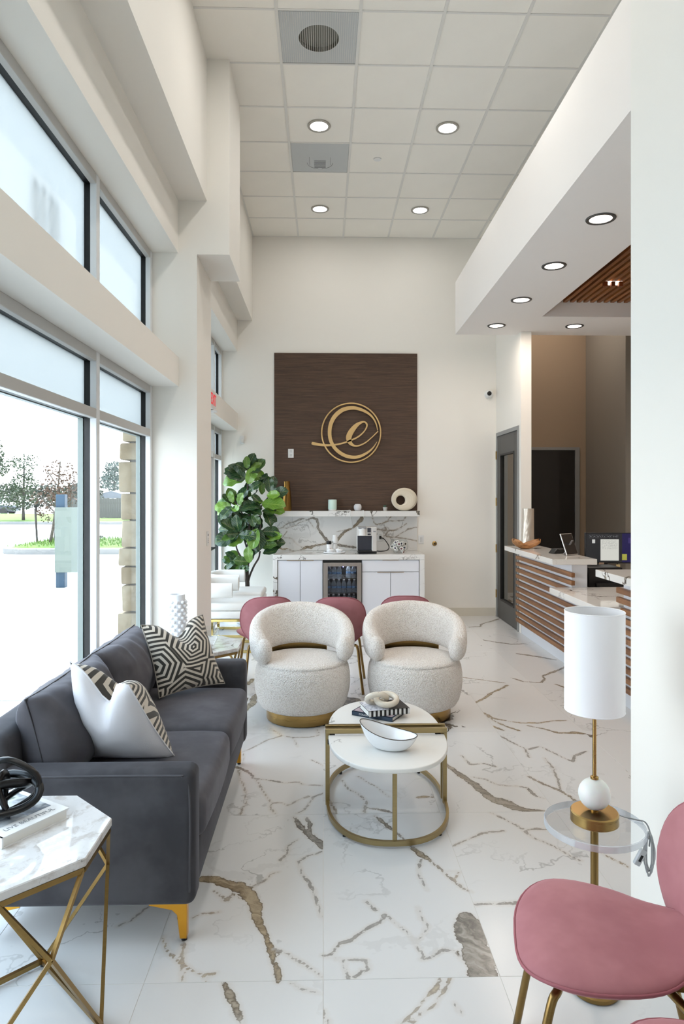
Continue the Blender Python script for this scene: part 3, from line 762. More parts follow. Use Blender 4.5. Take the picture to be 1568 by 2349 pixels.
# --- near wall beside the chairs, wall behind the camera, far side walls
struct(BM().box(1.235, 1.40, -3.1, 2.70, 0, CEIL + 0.05).build('wall_right', M['wall']))
b = BM(); b.box(XW, -1.15, -3.25, -3.1, 0, CEIL + 0.05); b.box(1.05, 1.4, -3.25, -3.1, 0, CEIL + 0.05); b.box(-1.15, 1.05, -3.25, -3.1, 3.3, CEIL + 0.05)
struct(b.build('wall_front', M['wall']))
struct(BM().box(1.40, 6.2, 2.55, 2.70, 0, CEIL + 0.05).build('wall_office', M['wall']))
struct(BM().box(6.1, 6.25, 2.70, 12.2, 0, CEIL + 0.05).build('wall_far', M['wall_tan']))
b = BM(); b.box(2.49, 4.45, 11.42, 11.57, 2.46, CEIL); b.box(4.29, 4.45, 11.42, 11.57, 0, 2.46); b.box(2.49, 3.32, 11.42, 11.57, 0, 2.46)
struct(b.build('wall_corridor', M['wall_tan']))
b = BM(); b.box(4.45, 4.6, 9.90, 11.57, 0, CEIL); struct(b.build('wall_corridor_side', plain('tan_paint_light_tone', '#8f8a82', 0.8)))  # greyer tan stands in for the different light on this side wall
struct(BM().box(4.6, 6.1, 9.90, 10.05, 0, CEIL).build('wall_corridor_return', M['wall']))
struct(BM().box(2.35, 2.49, BACKY + 0.1, 11.5, 0, CEIL).build('wall_corridor_near', M['wall_tan']))
# --- bulkhead with its soffit and slatted tray
SZ = 3.612
b = BM()
b.prism([(1.555, 2.70), (2.40, 2.70), (2.40, 8.26), (1.612, 8.26)], SZ, 4.25)
b.box(2.40, 6.1, 7.40, 8.26, SZ, 4.25); b.box(5.2, 6.1, 2.70, 7.40, SZ, 4.25)
b.box(2.40, 5.2, 2.70, 3.2, SZ, 4.25); b.box(2.40, 5.2, 3.2, 7.40, 3.90, 4.25)
sf = struct(b.build('ceiling_soffit', M['soffit']))
k = 0
x = 2.425
slat = BM().box(-0.02, 0.02, 3.2, 7.39, 3.765, 3.85, 0.002, 1).mesh('ceiling_slat'); slat.materials.append(M['cedar'])
while x < 5.15:
    link('ceiling_slat', slat, None, sf, None, (x, 0, 0)); x += 0.0746
BM().box(2.41, 5.19, 3.2, 7.39, 3.868, 3.895).build('tray_backing', M['cedar'], sf)

# --- storefront windows
def window(n, y0, y1, z0, z1, mull, rails, pane_mats, skip_pane=()):
    """frame bars: white inside, black glazing pocket, pale outside; one pane per light"""
    root = bpy.data.objects.new('window_%d' % n, None); COL.objects.link(root); struct(root)
    xi, xg, xo, xe = -1.37, -1.41, -1.446, -1.485
    fw = 0.06
    ys = [y0 + fw / 2] + list(mull) + [y1 - fw / 2]
    zs = [z0 + fw / 2] + list(rails) + [z1 - fw / 2]
    for y in ys:
        o = BM().box(xg, xi, y - fw / 2, y + fw / 2, z0, z1, 0.003, 1).build('window_mullion', M['white_metal'], root)
        BM().box(xo, xg, y - fw / 2 + 0.004, y + fw / 2 - 0.004, z0, z1).build('glazing_gasket', M['black'], o)
        BM().box(xe, xo - 0.006, y - fw / 2, y + fw / 2, z0, z1).build('outer_cap', M['outerframe'], o)
    for z in zs:
        o = BM().box(xg, xi - 0.002, y0, y1, z - fw / 2, z + fw / 2, 0.003, 1).build('window_rail', M['grey_metal'], root)
        BM().box(xo, xg, y0, y1, z - fw / 2 + 0.004, z + fw / 2 - 0.004).build('glazing_gasket', M['black'], o)
        BM().box(xe, xo - 0.006, y0, y1, z - fw / 2, z + fw / 2).build('outer_cap', M['outerframe'], o)
    for a in range(len(ys) - 1):
        for c in range(len(zs) - 1):
            if (a, c) in skip_pane: continue
            BM().box(xo - 0.004, xo, ys[a], ys[a + 1], zs[c], zs[c + 1]).build('window_pane', M[pane_mats[c]], root)
    return root
window(1, 1.0, 5.5, 2.76, 3.60, (2.6, 4.185), (), ('frost',))
window(2, 1.0, 5.5, 0.0, 2.525, (2.6, 4.185), (2.148,), ('glass', 'frost'))
window(3, 6.19, BACKY, 2.76, 3.60, (7.4, 8.62), (), ('frost',))
window(4, 6.19, BACKY, 0.0, 2.525, (7.4, 8.62), (2.148,), ('glass', 'frost'), skip_pane={(1, 0)})
# unseen frosted window behind the camera, added to fill the room with light
w5 = bpy.data.objects.new('window_5', None); COL.objects.link(w5); struct(w5)
for x in (-1.12, -0.05, 1.02): BM().box(x - 0.03, x + 0.03, -3.22, -3.12, 0, 3.3).build('window_mullion', M['white_metal'], w5)
for z in (0.03, 2.4, 3.27): BM().box(-1.15, 1.05, -3.215, -3.125, z - 0.03, z + 0.03).build('window_rail', M['grey_metal'], w5)
for x0, x1 in ((-1.12, -0.05), (-0.05, 1.02)):
    BM().box(x0, x1, -3.18, -3.176, 0.03, 2.4).build('window_pane', M['frost'], w5); BM().box(x0, x1, -3.18, -3.176, 2.4, 3.27).build('window_pane', M['frost'], w5)
# glazed entrance door in the second bay
d3 = bpy.data.objects.new('door_3', None); COL.objects.link(d3); struct(d3)
for a, c in ((7.44, 7.56), (8.46, 8.58)):
    BM().box(-1.45, -1.40, a, c, 0.02, 2.11, 0.004, 1).build('door_stile', M['white_metal'], d3)
for a, c in ((0.02, 0.22), (1.99, 2.11)):
    BM().box(-1.449, -1.401, 7.56, 8.46, a, c, 0.004, 1).build('door_rail', M['white_metal'], d3)
BM().box(-1.43, -1.42, 7.56, 8.46, 0.22, 1.99).build('door_pane', M['glass'], d3)
BM().box(-1.40, -1.35, 8.15, 8.42, 2.12, 2.19, 0.008).build('door_closer', M['chrome'], d3)
BM().tube([(-1.40, 7.60, 1.0), (-1.34, 7.60, 1.0), (-1.34, 8.42, 1.0), (-1.40, 8.42, 1.0)], 0.013).build('push_bar', M['black'], d3)
# house number on the outside of the frosted transom
def text_mesh(txt, size, depth, align='CENTER', sx=1.0, font_res=3):
    c = bpy.data.curves.new('lettering', 'FONT'); c.body = txt; c.size = size; c.extrude = depth; c.align_x = align; c.align_y = 'CENTER'; c.resolution_u = font_res
    o = bpy.data.objects.new('lettering', c); COL.objects.link(o)
    dg = bpy.context.evaluated_depsgraph_get(); me = bpy.data.meshes.new_from_object(o.evaluated_get(dg))
    bpy.data.objects.remove(o)
    for v in me.vertices: v.co.x *= sx
    return me
num = thing('house_number', 'pale house number 1030 fixed outside the frosted upper window', 'sign', (-1.492, 3.40, 3.10), 0)
yy = 0.39
for ch in '1030':
    me = text_mesh(ch, 0.42, 0.004, 'LEFT', 0.36)
    o = link('numeral', me, M['signback'], num); o.rotation_euler = (PI / 2, 0, -PI / 2); o.location = (0, yy, 0)
    BM().bar((0.002, yy - 0.04, 0.12), (0.040, yy - 0.04, 0.12), 0.006).build('standoff', M['greyplastic'], num)
    yy -= 0.105 if ch != '1' else 0.08
# --- stone pier outside the column
pier = thing('stone_pier', 'pale sandstone pier of rough blocks outside the window', 'pier', (-1.55, 5.85, 0))
random.seed(5); z = 0.0
BM().box(-0.02, 0.06, -0.28, 0.30, 0, 3.5).build('mortar_core', M['curb'], pier)
while z < 3.4:
    h = random.choice((0.12, 0.15, 0.19, 0.22, 0.26))
    q = random.uniform(-0.02, 0.02)
    bb = BM().box(-0.085 + q, 0.065, -0.33, 0.32, z + 0.006, z + h - 0.006, 0.015, 2)
    for v in bb.b.verts:
        nn = mnoise.noise_vector(Vector((v.co.x * 9, v.co.y * 7, (v.co.z + z) * 9))); v.co += nn * 0.009
    bb.build('stone_block', M['stone'], pier, SM)
    z += h
# ------------------------------------------------------------ furniture
def pad(outline, ttop, tbot, fn, rings=7, power=2.6):
    """closed upholstered pad: outline pts (a,b), fn maps (a,b,t)->xyz with t offset along the surface normal"""
    b = BM(); n = len(outline)
    ca = sum(p[0] for p in outline) / n; cb = sum(p[1] for p in outline) / n
    def ring(r, s):
        h = (1 - r ** power) ** 0.5 if r < 1 else 0.0
        t = (ttop if s > 0 else -tbot) * h
        return [fn(ca + (p[0] - ca) * r, cb + (p[1] - cb) * r, t) for p in outline]
    rs = [0.18, 0.4, 0.6, 0.76, 0.88, 0.95, 0.985]
    rows = [ring(r, 1) for r in rs] + [ring(1.0, 1)] + [ring(r, -1) for r in rs[::-1]]
    vs = b.grid(rows, closed_u=True)
    b.cap(vs[0], True); b.cap(vs[-1])
    return b
def pillow(corners, thick, n=22, pinch=0.07, dent=0.0, dent_w=0.3, sides=(1, -1), exp=0.55, back=1.0):
    """corners TL,TR,BR,BL; returns {side: BM} with uv grid; a cushion with pinched ears"""
    TL, TR, BR, BL = [Vector(c) for c in corners]
    nor = (TR - TL).cross(BL - TL).normalized() * -1.0
    out = {}
    for s in sides:
        rows = []
        for i in range(n + 1):
            v = i / n; row = []
            for j in range(n + 1):
                u = j / n
                a, c = 2 * u - 1, 2 * v - 1
                uu = 0.5 + 0.5 * a * (1 - pinch * (1 - c * c)); vv = 0.5 + 0.5 * c * (1 - pinch * (1 - a * a))
                if dent:
                    vv -= dent * math.exp(-(a / dent_w) ** 2) * max(0.0, vv) ** 2.2
                p = (BL * (1 - uu) + BR * uu) * (1 - vv) + (TL * (1 - uu) + TR * uu) * vv
                h = ((1 - a * a) * (1 - c * c)) ** exp
                if dent:
                    h *= 1 - 0.35 * math.exp(-(a / (dent_w * 0.8)) ** 2) * v ** 2
                w = mnoise.noise(Vector((a * 2.1 + s * 3, c * 2.3, thick * 50))) * 0.10 * h
                row.append(p + nor * (s * thick * (back if s < 0 else 1.0) * (h + w)))
            rows.append(row)
        b = BM(); vs = b.grid(rows)
        uvl = b.b.loops.layers.uv.new('UVMap')
        idx = {}
        for i in range(n + 1):
            for j in range(n + 1): idx[vs[i][j]] = (j / n, i / n)
        for f in b.b.faces:
            for lp in f.loops: lp[uvl].uv = idx[lp.vert]
        out[s] = b
    return out, nor
def join(bs):
    b = bs[0]
    for o in bs[1:]:
        me = bpy.data.meshes.new('tmp'); o.b.to_mesh(me); b.b.from_mesh(me); bpy.data.meshes.remove(me)
    return b
def edge_path(corners, n=12, pinch=0.07, dent=0.0, dent_w=0.3):
    TL, TR, BR, BL = [Vector(c) for c in corners]; pts = []
    def P(u, v):
        a, c = 2 * u - 1, 2 * v - 1
        uu = 0.5 + 0.5 * a * (1 - pinch * (1 - c * c)); vv = 0.5 + 0.5 * c * (1 - pinch * (1 - a * a))
        if dent: vv -= dent * math.exp(-(a / dent_w) ** 2) * max(0.0, vv) ** 2.2
        return (BL * (1 - uu) + BR * uu) * (1 - vv) + (TL * (1 - uu) + TR * uu) * vv
    for k in range(n): pts.append(P(k / n, 1))
    for k in range(n): pts.append(P(1, 1 - k / n))
    for k in range(n): pts.append(P(1 - k / n, 0))
    for k in range(n): pts.append(P(0, k / n))
    return pts

# --- sofa
SX0, SX1, SY0, SY1 = -1.315, -0.47, 2.50, 4.25
so = thing('sofa', 'charcoal grey velvet two-seat sofa with gold legs along the window', 'sofa', (0, 0, 0))
so.location = ((SX0 + SX1) / 2, (SY0 + SY1) / 2, 0); sx, sy = so.location.x, so.location.y
def S(b, name, mat, parent=so, smooth=SM, **k):
    bmesh.ops.translate(b.b, vec=(-sx, -sy, 0), verts=b.b.verts)
    return b.build(name, mat, parent, smooth)
S(BM().box(SX0 + 0.01, SX1 - 0.012, SY0 + 0.1, SY1 - 0.1, 0.15, 0.33, 0.015, 3), 'seat_base', M['sofa'])
for y0, y1 in ((SY0, SY0 + 0.125), (SY1 - 0.125, SY1)):
    a = S(BM().box(SX0, SX1, y0, y1, 0.145, 0.645, 0.035, 5), 'arm', M['sofa'])
    yo = y0 + 0.006 if y0 == SY0 else y1 - 0.006
    pp = spline([(SX1 - 0.02, yo, 0.20), (SX1 - 0.02, yo, 0.55), (SX1 - 0.045, yo, 0.617), (SX1 - 0.12, yo, 0.627), (SX0 + 0.05, yo, 0.627)], 6)
    S(BM().tube(pp, 0.0045, 6), 'piping', M['sofa_pipe'], a, FS)
S(BM().box(SX0, SX0 + 0.15, SY0 + 0.02, SY1 - 0.02, 0.15, 0.77, 0.04, 5), 'backrest', M['sofa'])
def seat_cushion(y0, y1, z1):
    b = BM(); nx, ny = 14, 14; rows = []
    x0, x1 = SX0 + 0.14, SX1 + 0.012
    b.box(x0, x1, y0 + 0.004, y1 - 0.004, 0.325, z1, 0.045, 5)
    bmesh.ops.subdivide_edges(b.b, edges=[e for e in b.b.edges if e.calc_length() > 0.2], cuts=7, use_grid_fill=True)
    for v in b.b.verts:
        a = (v.co.x - (x0 + x1) / 2) / ((x1 - x0) / 2); c = (v.co.y - (y0 + y1) / 2) / ((y1 - y0) / 2)
        k = max(0.0, (1 - a ** 4)) * max(0.0, (1 - c ** 4))
        if v.co.z > 0.42: v.co.z += 0.028 * k + 0.006 * mnoise.noise(v.co * 5)
        v.co.x += 0.012 * max(0, a) * (1 - c * c)
    return b
ym = (SY0 + SY1) / 2
S(seat_cushion(SY0 + 0.125, ym, 0.495), 'seat_cushion', M['sofa_cushion'], smooth=FS)
S(seat_cushion(ym, SY1 - 0.125, 0.495), 'seat_cushion', M['sofa_cushion'], smooth=FS)
def back_cushion(y0, y1):
    c = [(-1.135, y1, 0.875), (-1.135, y0, 0.875), (-1.045, y0, 0.50), (-1.045, y1, 0.50)]
    d, nor = pillow([c[1], c[0], c[3], c[2]], 0.145, 36, 0.045, exp=0.34)
    b = join([d[1], d[-1]])
    for v in b.b.verts:   # wrinkles fanning from the top seam
        k = max(0.0, (v.co.z - 0.62) / 0.26)
        v.co += nor * (0.022 * k * mnoise.noise(Vector((v.co.y * 16 + v.co.z * 6, v.co.z * 4, v.co.x * 5)))) + nor * (0.012 * mnoise.noise(Vector((v.co.y * 5, v.co.z * 6, 3))))
    return b, edge_path([c[1], c[0], c[3], c[2]], 14, 0.045)
for y0, y1 in ((SY0 + 0.12, ym + 0.005), (ym - 0.005, SY1 - 0.13)):
    b, ep = back_cushion(y0, y1)
    cu = S(b, 'back_cushion', M['sofa_cushion'], smooth=FS)
    S(BM().tube(ep, 0.003, 6, closed=True), 'piping', M['sofa_pipe'], cu, FS)
def sofa_leg(x, y, dx):
    b = BM(); s = 1 if dx > 0 else -1
    pts = [(0, 0.145), (-0.14 * s, 0.145), (-0.14 * s, 0.136), (-0.055 * s, 0.118), (-0.036 * s, 0.10), (-0.026 * s, 0.012), (0, 0.012)]
    b.prism([(p[0], p[1]) for p in pts], -0.018, 0.018, 0.002, 1, mat=T(x, y, 0) @ Rx(PI / 2))
    return b
for x, dx in ((SX1 - 0.035, 1), (SX0 + 0.06, -1)):
    for y in (SY0 + 0.05, SY1 - 0.05):
        lg = S(sofa_leg(x, y, dx), 'leg', M['gold_leg'])
        S(BM().lathe([(0.011, 0), (0.011, 0.013)], 12, x - 0.012 * dx, y), 'foot_pad', M['black'], lg)

# --- throw pillows
def throw(name, label, corners, thick, m1, m2, dent, dw, pipe, back=1.0):
    d, nor = pillow(corners, thick, 24, 0.075, dent, dw, back=back)
    c = sum((Vector(q) for q in corners), Vector()) / 4
    zlow = min(q[2] for q in corners)
    t_ = thing(name, label, 'pillow', (c.x, c.y, zlow))
    L = (-c.x, -c.y, -zlow)
    for s, m, nm in ((1, m1, 'front_panel'), (-1, m2, 'back_panel')):
        bmesh.ops.translate(d[s].b, vec=L, verts=d[s].b.verts); d[s].build(nm, m, t_, FS)
    e = BM().tube(edge_path(corners, 12, 0.075, dent, dw), 0.0035, 6, closed=True); bmesh.ops.translate(e.b, vec=L, verts=e.b.verts)
    e.build('seam', pipe, t_, FS)
    return t_
throw('throw_pillow', 'throw pillow with black and beige geometric maze pattern at the far sofa arm', [(-1.02, 3.84, 0.925), (-0.725, 4.11, 0.935), (-0.585, 4.06, 0.535), (-0.90, 3.76, 0.54)], 0.085, M['maze'], M['maze'], 0.24, 0.36, M['maze'])
throw('throw_pillow', 'throw pillow with plain white linen back against the near sofa arm', [(-1.02, 2.77, 0.985), (-0.765, 2.70, 0.905), (-0.64, 2.98, 0.51), (-1.04, 2.98, 0.51)], 0.095, M['linen'], M['maze'], 0.30, 0.36, M['linen'], 1.75)

# --- octagonal side tables
def octa_table(label, loc, rz):
    r = thing('side_table', label, 'table', loc, rz, 'marble octagon side tables')
    R, zt = 0.32, 0.60
    C = [(R * math.cos(PI / 8 + PI / 4 * k), R * math.sin(PI / 8 + PI / 4 * k)) for k in range(8)]
    BM().prism(C, zt - 0.026, zt, 0.003, 1).build('table_top', M['table_marble'], r)
    rim = BM()
    Ci = [Vector((c[0] * 0.965, c[1] * 0.965, zt - 0.035)) for c in C]
    for k in range(8): rim.bar(Ci[k], Ci[(k + 1) % 8], 0.016)
    rim.build('top_ring', M['brass_dark'], r)
    N = [Vector((0.345 * math.cos(PI / 4 + PI / 2 * k), 0.345 * math.sin(PI / 4 + PI / 2 * k), 0.385)) for k in range(4)]
    F_ = [Vector((0.30 * math.cos(PI / 2 * k), 0.30 * math.sin(PI / 2 * k), 0.018)) for k in range(4)]
    for k in range(4):
        BM().bar(N[k], Ci[2 * k], 0.0115).build('strut', M['brass_dark'], r); BM().bar(N[k], Ci[2 * k + 1], 0.0115).build('strut', M['brass_dark'], r)
        BM().bar(N[k], F_[k], 0.0115).build('strut', M['brass_dark'], r); BM().bar(N[k], F_[(k + 1) % 4], 0.0115).build('strut', M['brass_dark'], r)
        BM().bar(F_[k], F_[(k + 1) % 4], 0.015).build('base_rail', M['brass_dark'], r)
        BM().lathe([(0.009, 0), (0.009, 0.012)], 10, F_[k].x, F_[k].y).build('foot', M['black'], r)
    return r
octa_table('octagonal marble side table with brass frame in front of the sofa arm', (-0.985, 2.12, 0), 0)
octa_table('octagonal marble side table between the sofa and the column', (-0.885, 4.83, 0), 0.0)

# --- book and knot sculpture on the near table
def book(name, label, loc, rz, w, d, h, cover, cat='book', group=None):
    """spine along local x at y=0, pages behind"""
    r = thing(name, label, cat, loc, rz, group)
    BM().box(0.004, w - 0.004, 0.004, d - 0.005, 0.003, h - 0.003).build('pages', M['paper'], r)
    c = BM(); c.box(0, w, 0, d, 0, 0.003); c.box(0, w, 0, d, h - 0.003, h); c.box(0, w, 0, 0.004, 0, h)
    c.build('cover', cover, r)
    return r
white_cover = plain('white_cover', '#e9e9e7', 0.35)
zb = 0.60
bk = thing('book', 'white hardcover coffee table book lying on the near marble table', 'book', (-0.955, 2.05, zb), math.radians(57.3))
BM().box(0.006, 0.226, 0.005, 0.285, 0.003, 0.031).build('pages', M['paper'], bk)
c_ = BM(); c_.box(0, 0.232, 0, 0.29, 0, 0.003); c_.box(0, 0.232, 0, 0.29, 0.031, 0.034); c_.box(0, 0.005, 0, 0.29, 0, 0.034); c_.build('cover', white_cover, bk)
BM().lathe([(0.0055, 0), (0.0055, 0.0006)], 16, mat=T(-0.0001, 0.016, 0.017) @ Ry(-PI / 2)).build('spine_mark', plain('spine_blue', '#33415c', 0.5), bk)
pic = BM(); pic.box(0.02, 0.212, 0.065, 0.275, 0.0341, 0.0345)
t = NT('cover_photo'); n = t.noise(t.mapv(t.obj(), (9, 14, 1)), 1.0, 4); n2 = t.noise(t.mapv(t.obj(), (40, 8, 1)), 1, 3)
c = t.mix(t.sstep(n.outputs[0], .4, .6), hx('#2b3440'), hx('#c9cfd2')); c = t.mix(t.sstep(n2.outputs[0], .55, .7), c, hx('#5f6f86')); c = t.mix(t.sstep(n.outputs[0], .62, .68), c, hx('#6d7d6a'))
t.set(col=c, rough=0.3); pic.build('cover_photo', t.m, bk)
tm = text_mesh('LIVE BEAUTIFUL', 0.0245, 0.0003, 'CENTER', 1.0); o = link('title', tm, M['greyplastic'], bk); o.location = (0.116, 0.036, 0.0344)
kn = thing('knot_sculpture', 'black resin knot sculpture of looped rings on the white book', 'sculpture', (-1.005, 2.195, zb + 0.039))
KR = 0.075
def loop(R, ax, ay, tilt, yaw, off, rr, nm, wob=0.08):
    pts = []
    m = T(*off) @ Rz(yaw) @ Rx(tilt)
    for k in range(36):
        a = 2 * PI * k / 36
        rad = R * (1 + wob * math.cos(3 * a + yaw))
        pts.append(m @ Vector((rad * ax * math.cos(a), rad * ay * math.sin(a), 0.008 * math.sin(2 * a))))
    BM().tube(pts, rr, 10, closed=True, flat=(rr * 1.7, rr * 0.95)).build(nm, M['blackgloss'], kn, FS)
loop(0.082, 1.05, 0.95, 1.35, 0.35, (0.0, 0, 0.088), 0.0085, 'ring')
loop(0.080, 1.1, 0.9, 0.55, 0.2, (0.0, 0.0, 0.066), 0.0085, 'ring')
loop(0.062, 1.1, 0.8, -0.85, 0.9, (-0.005, 0.01, 0.066), 0.010, 'ring')
loop(0.052, 0.9, 1.1, 1.45, 1.9, (-0.01, 0, 0.062), 0.010, 'ring')

# --- bubble vase and cut glass on the far table
bv = thing('bubble_vase', 'white cylinder vase covered in round bubbles beside the column', 'vase', (-1.035, 4.86, 0.60))
BM().lathe([(0.05, 0), (0.054, 0.01), (0.054, 0.34), (0.053, 0.35), (0.048, 0.35), (0.047, 0.33), (0.047, 0.02), (0, 0.02)], 32).build('vase_body', M['matte_ceramic'], bv, SM)
bs = BM()
for r_ in range(11):
    for k in range(9):
        a = 2 * PI * (k + 0.5 * (r_ % 2)) / 9
        bs.sphere((0.059 * math.cos(a), 0.059 * math.sin(a), 0.022 + r_ * 0.0275), 0.0125, 10, 7)
bs.build('bubbles', M['matte_ceramic'], bv, FS)
cg = thing('glass_bowl', 'clear cut glass bowl half hidden behind the maze pillow', 'bowl', (-0.80, 4.72, 0.60))
BM().lathe([(0.035, 0), (0.05, 0.01), (0.075, 0.07), (0.085, 0.135), (0.081, 0.135), (0.07, 0.07), (0.045, 0.016), (0, 0.014)], 18).build('bowl_body', M['glass_thin'], cg)

# --- boucle swivel chairs
def boucle_chair(label, loc, rz):
    r = thing('swivel_chair', label, 'armchair', loc, rz, 'boucle swivel chairs')
    BM().lathe([(0.252, 0.0), (0.252, 0.008)], 40).build('foot_ring', M['black'], r, SM)
    BM().lathe([(0.265, 0.006), (0.268, 0.012), (0.268, 0.082), (0.262, 0.088)], 56).build('base_ring', M['brass'], r, SM)
    prof = [(0.26, 0.086), (0.285, 0.09), (0.312, 0.105), (0.332, 0.14), (0.35, 0.21), (0.357, 0.27), (0.355, 0.33), (0.345, 0.385), (0.334, 0.412), (0.328, 0.418), (0.331, 0.424), (0.318, 0.438), (0.28, 0.449), (0.2, 0.457), (0.1, 0.461), (0.0, 0.462)]
    BM().lathe(prof, 56).build('seat', M['boucle'], r, FS)
    # wrap back
    b = BM(); A0 = math.radians(121); n = 64; m = 28; rows = []
    for i in range(n + 1):
        ph = -A0 * math.cos(PI * i / n)
        e = abs(ph) / A0
        k = 1.0
        if e > 0.90: k = math.sqrt(max(0.0, 1 - ((e - 0.90) / 0.10) ** 2))
        zt = 0.80 - 0.20 * e ** 2.0; zb_ = 0.485 - 0.05 * e ** 1.5
        zc, hz = (zt + zb_) / 2 - 0.02 * (1 - k), (zt - zb_) / 2 * (0.55 + 0.45 * k)
        th = 0.062 * (0.30 + 0.70 * k)
        Rc = 0.335 - 0.004 * e
        row = []
        for q in range(m):
            a = 2 * PI * q / m
            ca_, sa_ = math.cos(a), math.sin(a)
            pr = math.copysign(abs(ca_) ** 0.62, ca_); pz = math.copysign(abs(sa_) ** 0.55, sa_)
            rad = Rc + th * pr + 0.028 * pz * (1 - e * 0.7); zz = zc + hz * pz
            # rounded crown: thinner at the top
            if pz > 0: rad -= 0.012 * pz * (1 if pr > 0 else -0.4)
            row.append((rad * math.sin(ph), rad * math.cos(ph) + 0.02, zz))
        rows.append(row)
    for s_, row in ((0, rows[0]), (1, rows[-1])):
        c_ = sum((Vector(p) for p in row), Vector()) / m
        mid = [tuple(c_ + (Vector(p) - c_) * 0.5 + Vector((0, -0.002, 0))) for p in row]; tip = [tuple(c_ + Vector((0, -0.0025, 0)))] * m
        rows = rows + [mid, tip] if s_ else [tip, mid] + rows
    b.grid(rows, closed_u=True)
    for s_ in (-1, 1):
        ph = s_ * A0 * 0.965
        b.sphere((0.331 * math.sin(ph), 0.331 * math.cos(ph) + 0.02, 0.524), 1.0, 24, 16, (0.062, 0.066, 0.092))
    b.build('backrest', M['boucle'], r, FS)
    # brass support plate behind the seat
    p = BM(); rows = []
    for i in range(13):
        ph = math.radians(-38 + 76 * i / 12)
        rows.append([((0.36 + dr) * math.sin(ph), (0.36 + dr) * math.cos(ph), zz) for dr, zz in ((0, 0.1), (0.008, 0.1), (0.008, 0.52), (0, 0.52))])
    vs = p.grid(rows, closed_u=True); p.cap(vs[0]); p.cap(vs[-1], True)
    p.build('support_plate', M['brass'], r, SM)
    return r
boucle_chair('cream boucle barrel swivel chair on a brass ring beside the sofa', (-0.155, 5.09, 0), math.radians(8))
boucle_chair('cream boucle barrel swivel chair on a brass ring beside the open aisle', (0.69, 5.12, 0), math.radians(-1))

# --- half oval coffee tables
def half_oval(rx, ry, s, n=28, e=2.35):
    pts = []
    for k in range(n + 1):
        a = PI * k / n
        c, d = math.cos(a), math.sin(a)
        pts.append((rx * math.copysign(abs(c) ** (2 / e), c), s * ry * abs(d) ** (2 / e)))
    return pts
def coffee_table(label, loc, s, ry):
    r = thing('coffee_table', label, 'table', loc, 0, 'half oval nesting coffee tables')
    rx, zt = 0.312, 0.385
    pts = half_oval(rx - 0.004, ry, s); pts = [(p[0], p[1] + s * 0.026) for p in pts]
    if s < 0: pts = pts[::-1]
    BM().prism(pts, zt - 0.022, zt, 0.005, 3).build('table_top', M['white_marble'], r, SM)
    y0 = s * 0.013
    BM().box(-rx - 0.012, rx + 0.012, y0 - 0.011, y0 + 0.011, zt + 0.004, zt + 0.03, 0.002, 1).build('top_bar', M['brass_tube'], r)
    for sx_ in (-1, 1):
        BM().box(sx_ * rx - 0.011, sx_ * rx + 0.011, y0 - 0.011, y0 + 0.011, 0.012, zt + 0.006, 0.002, 1).build('leg', M['brass_tube'], r)
        BM().box(sx_ * rx - (0.04 if sx_ > 0 else 0), sx_ * rx + (0 if sx_ > 0 else 0.04), y0 + s * 0.0, y0 + s * 0.012, zt - 0.05, zt - 0.024).build('bracket', M['black'], r)
    BM().box(-0.0105, 0.0105, s * (ry - 0.018) - 0.009, s * (ry - 0.018) + 0.009, 0.012, zt - 0.022, 0.002, 1).build('leg', M['brass_tube'], r)
    base = half_oval(rx, ry - 0.018, s)
    BM().tube([(p[0], p[1] + y0 * 0.5, 0.024) for p in base], 1, 4, flat=(0.0105, 0.017)).build('base_ring', M['brass_tube'], r, SM)
    for k in (7, 21):
        BM().lathe([(0.009, 0), (0.009, 0.014)], 10, base[k][0], base[k][1]).build('foot', M['black'], r)
    return r
coffee_table('white marble half oval coffee table holding the boat shaped bowl', (0.335, 3.625, 0), -1, 0.46)
coffee_table('white marble half oval coffee table holding the stacked books', (0.335, 3.66, 0), 1, 0.52)
# bowl
bw = thing('bowl', 'white boat shaped ceramic bowl with dark rim on the coffee table', 'bowl', (0.335, 3.395, 0.386), math.radians(-20))
def boat(sc, t):   # inner/outer skins: t in 0..1 from foot to rim
    row = []
    for k in range(40):
        a = 2 * PI * k / 40
        L, Wd = 0.148 * (0.30 + 0.70 * t ** 0.6), 0.085 * (0.36 + 0.64 * t ** 0.6)
        x = sc * L * math.cos(a); y = sc * Wd * math.sin(a)
        z = 0.08 * t ** 1.5 + t * t * (0.022 * (x / 0.148) ** 2 - 0.026 * (x / 0.148))
        row.append((x - 0.01 * t, y, z))
    return row
b = BM(); rows = [boat(1, q / 10) for q in range(11)] + [[(p[0], p[1], p[2] + 0.001) for p in boat(0.975, 1)]] + [[(p[0], p[1], p[2] + 0.006) for p in boat(0.955, q / 10)] for q in range(9, -1, -1)]
vs = b.grid(rows, closed_u=True); b.cap(vs[0], True); b.cap(vs[-1]); b.build('bowl_body', M['ceramic'], bw, FS)
BM().tube([(p[0] * 0.99, p[1] * 0.99, p[2] + 0.001) for p in boat(1, 1)], 0.0022, 6, closed=True).build('rim', plain('bronze_rim', '#4a4037', 0.4, 0.5), bw, FS)
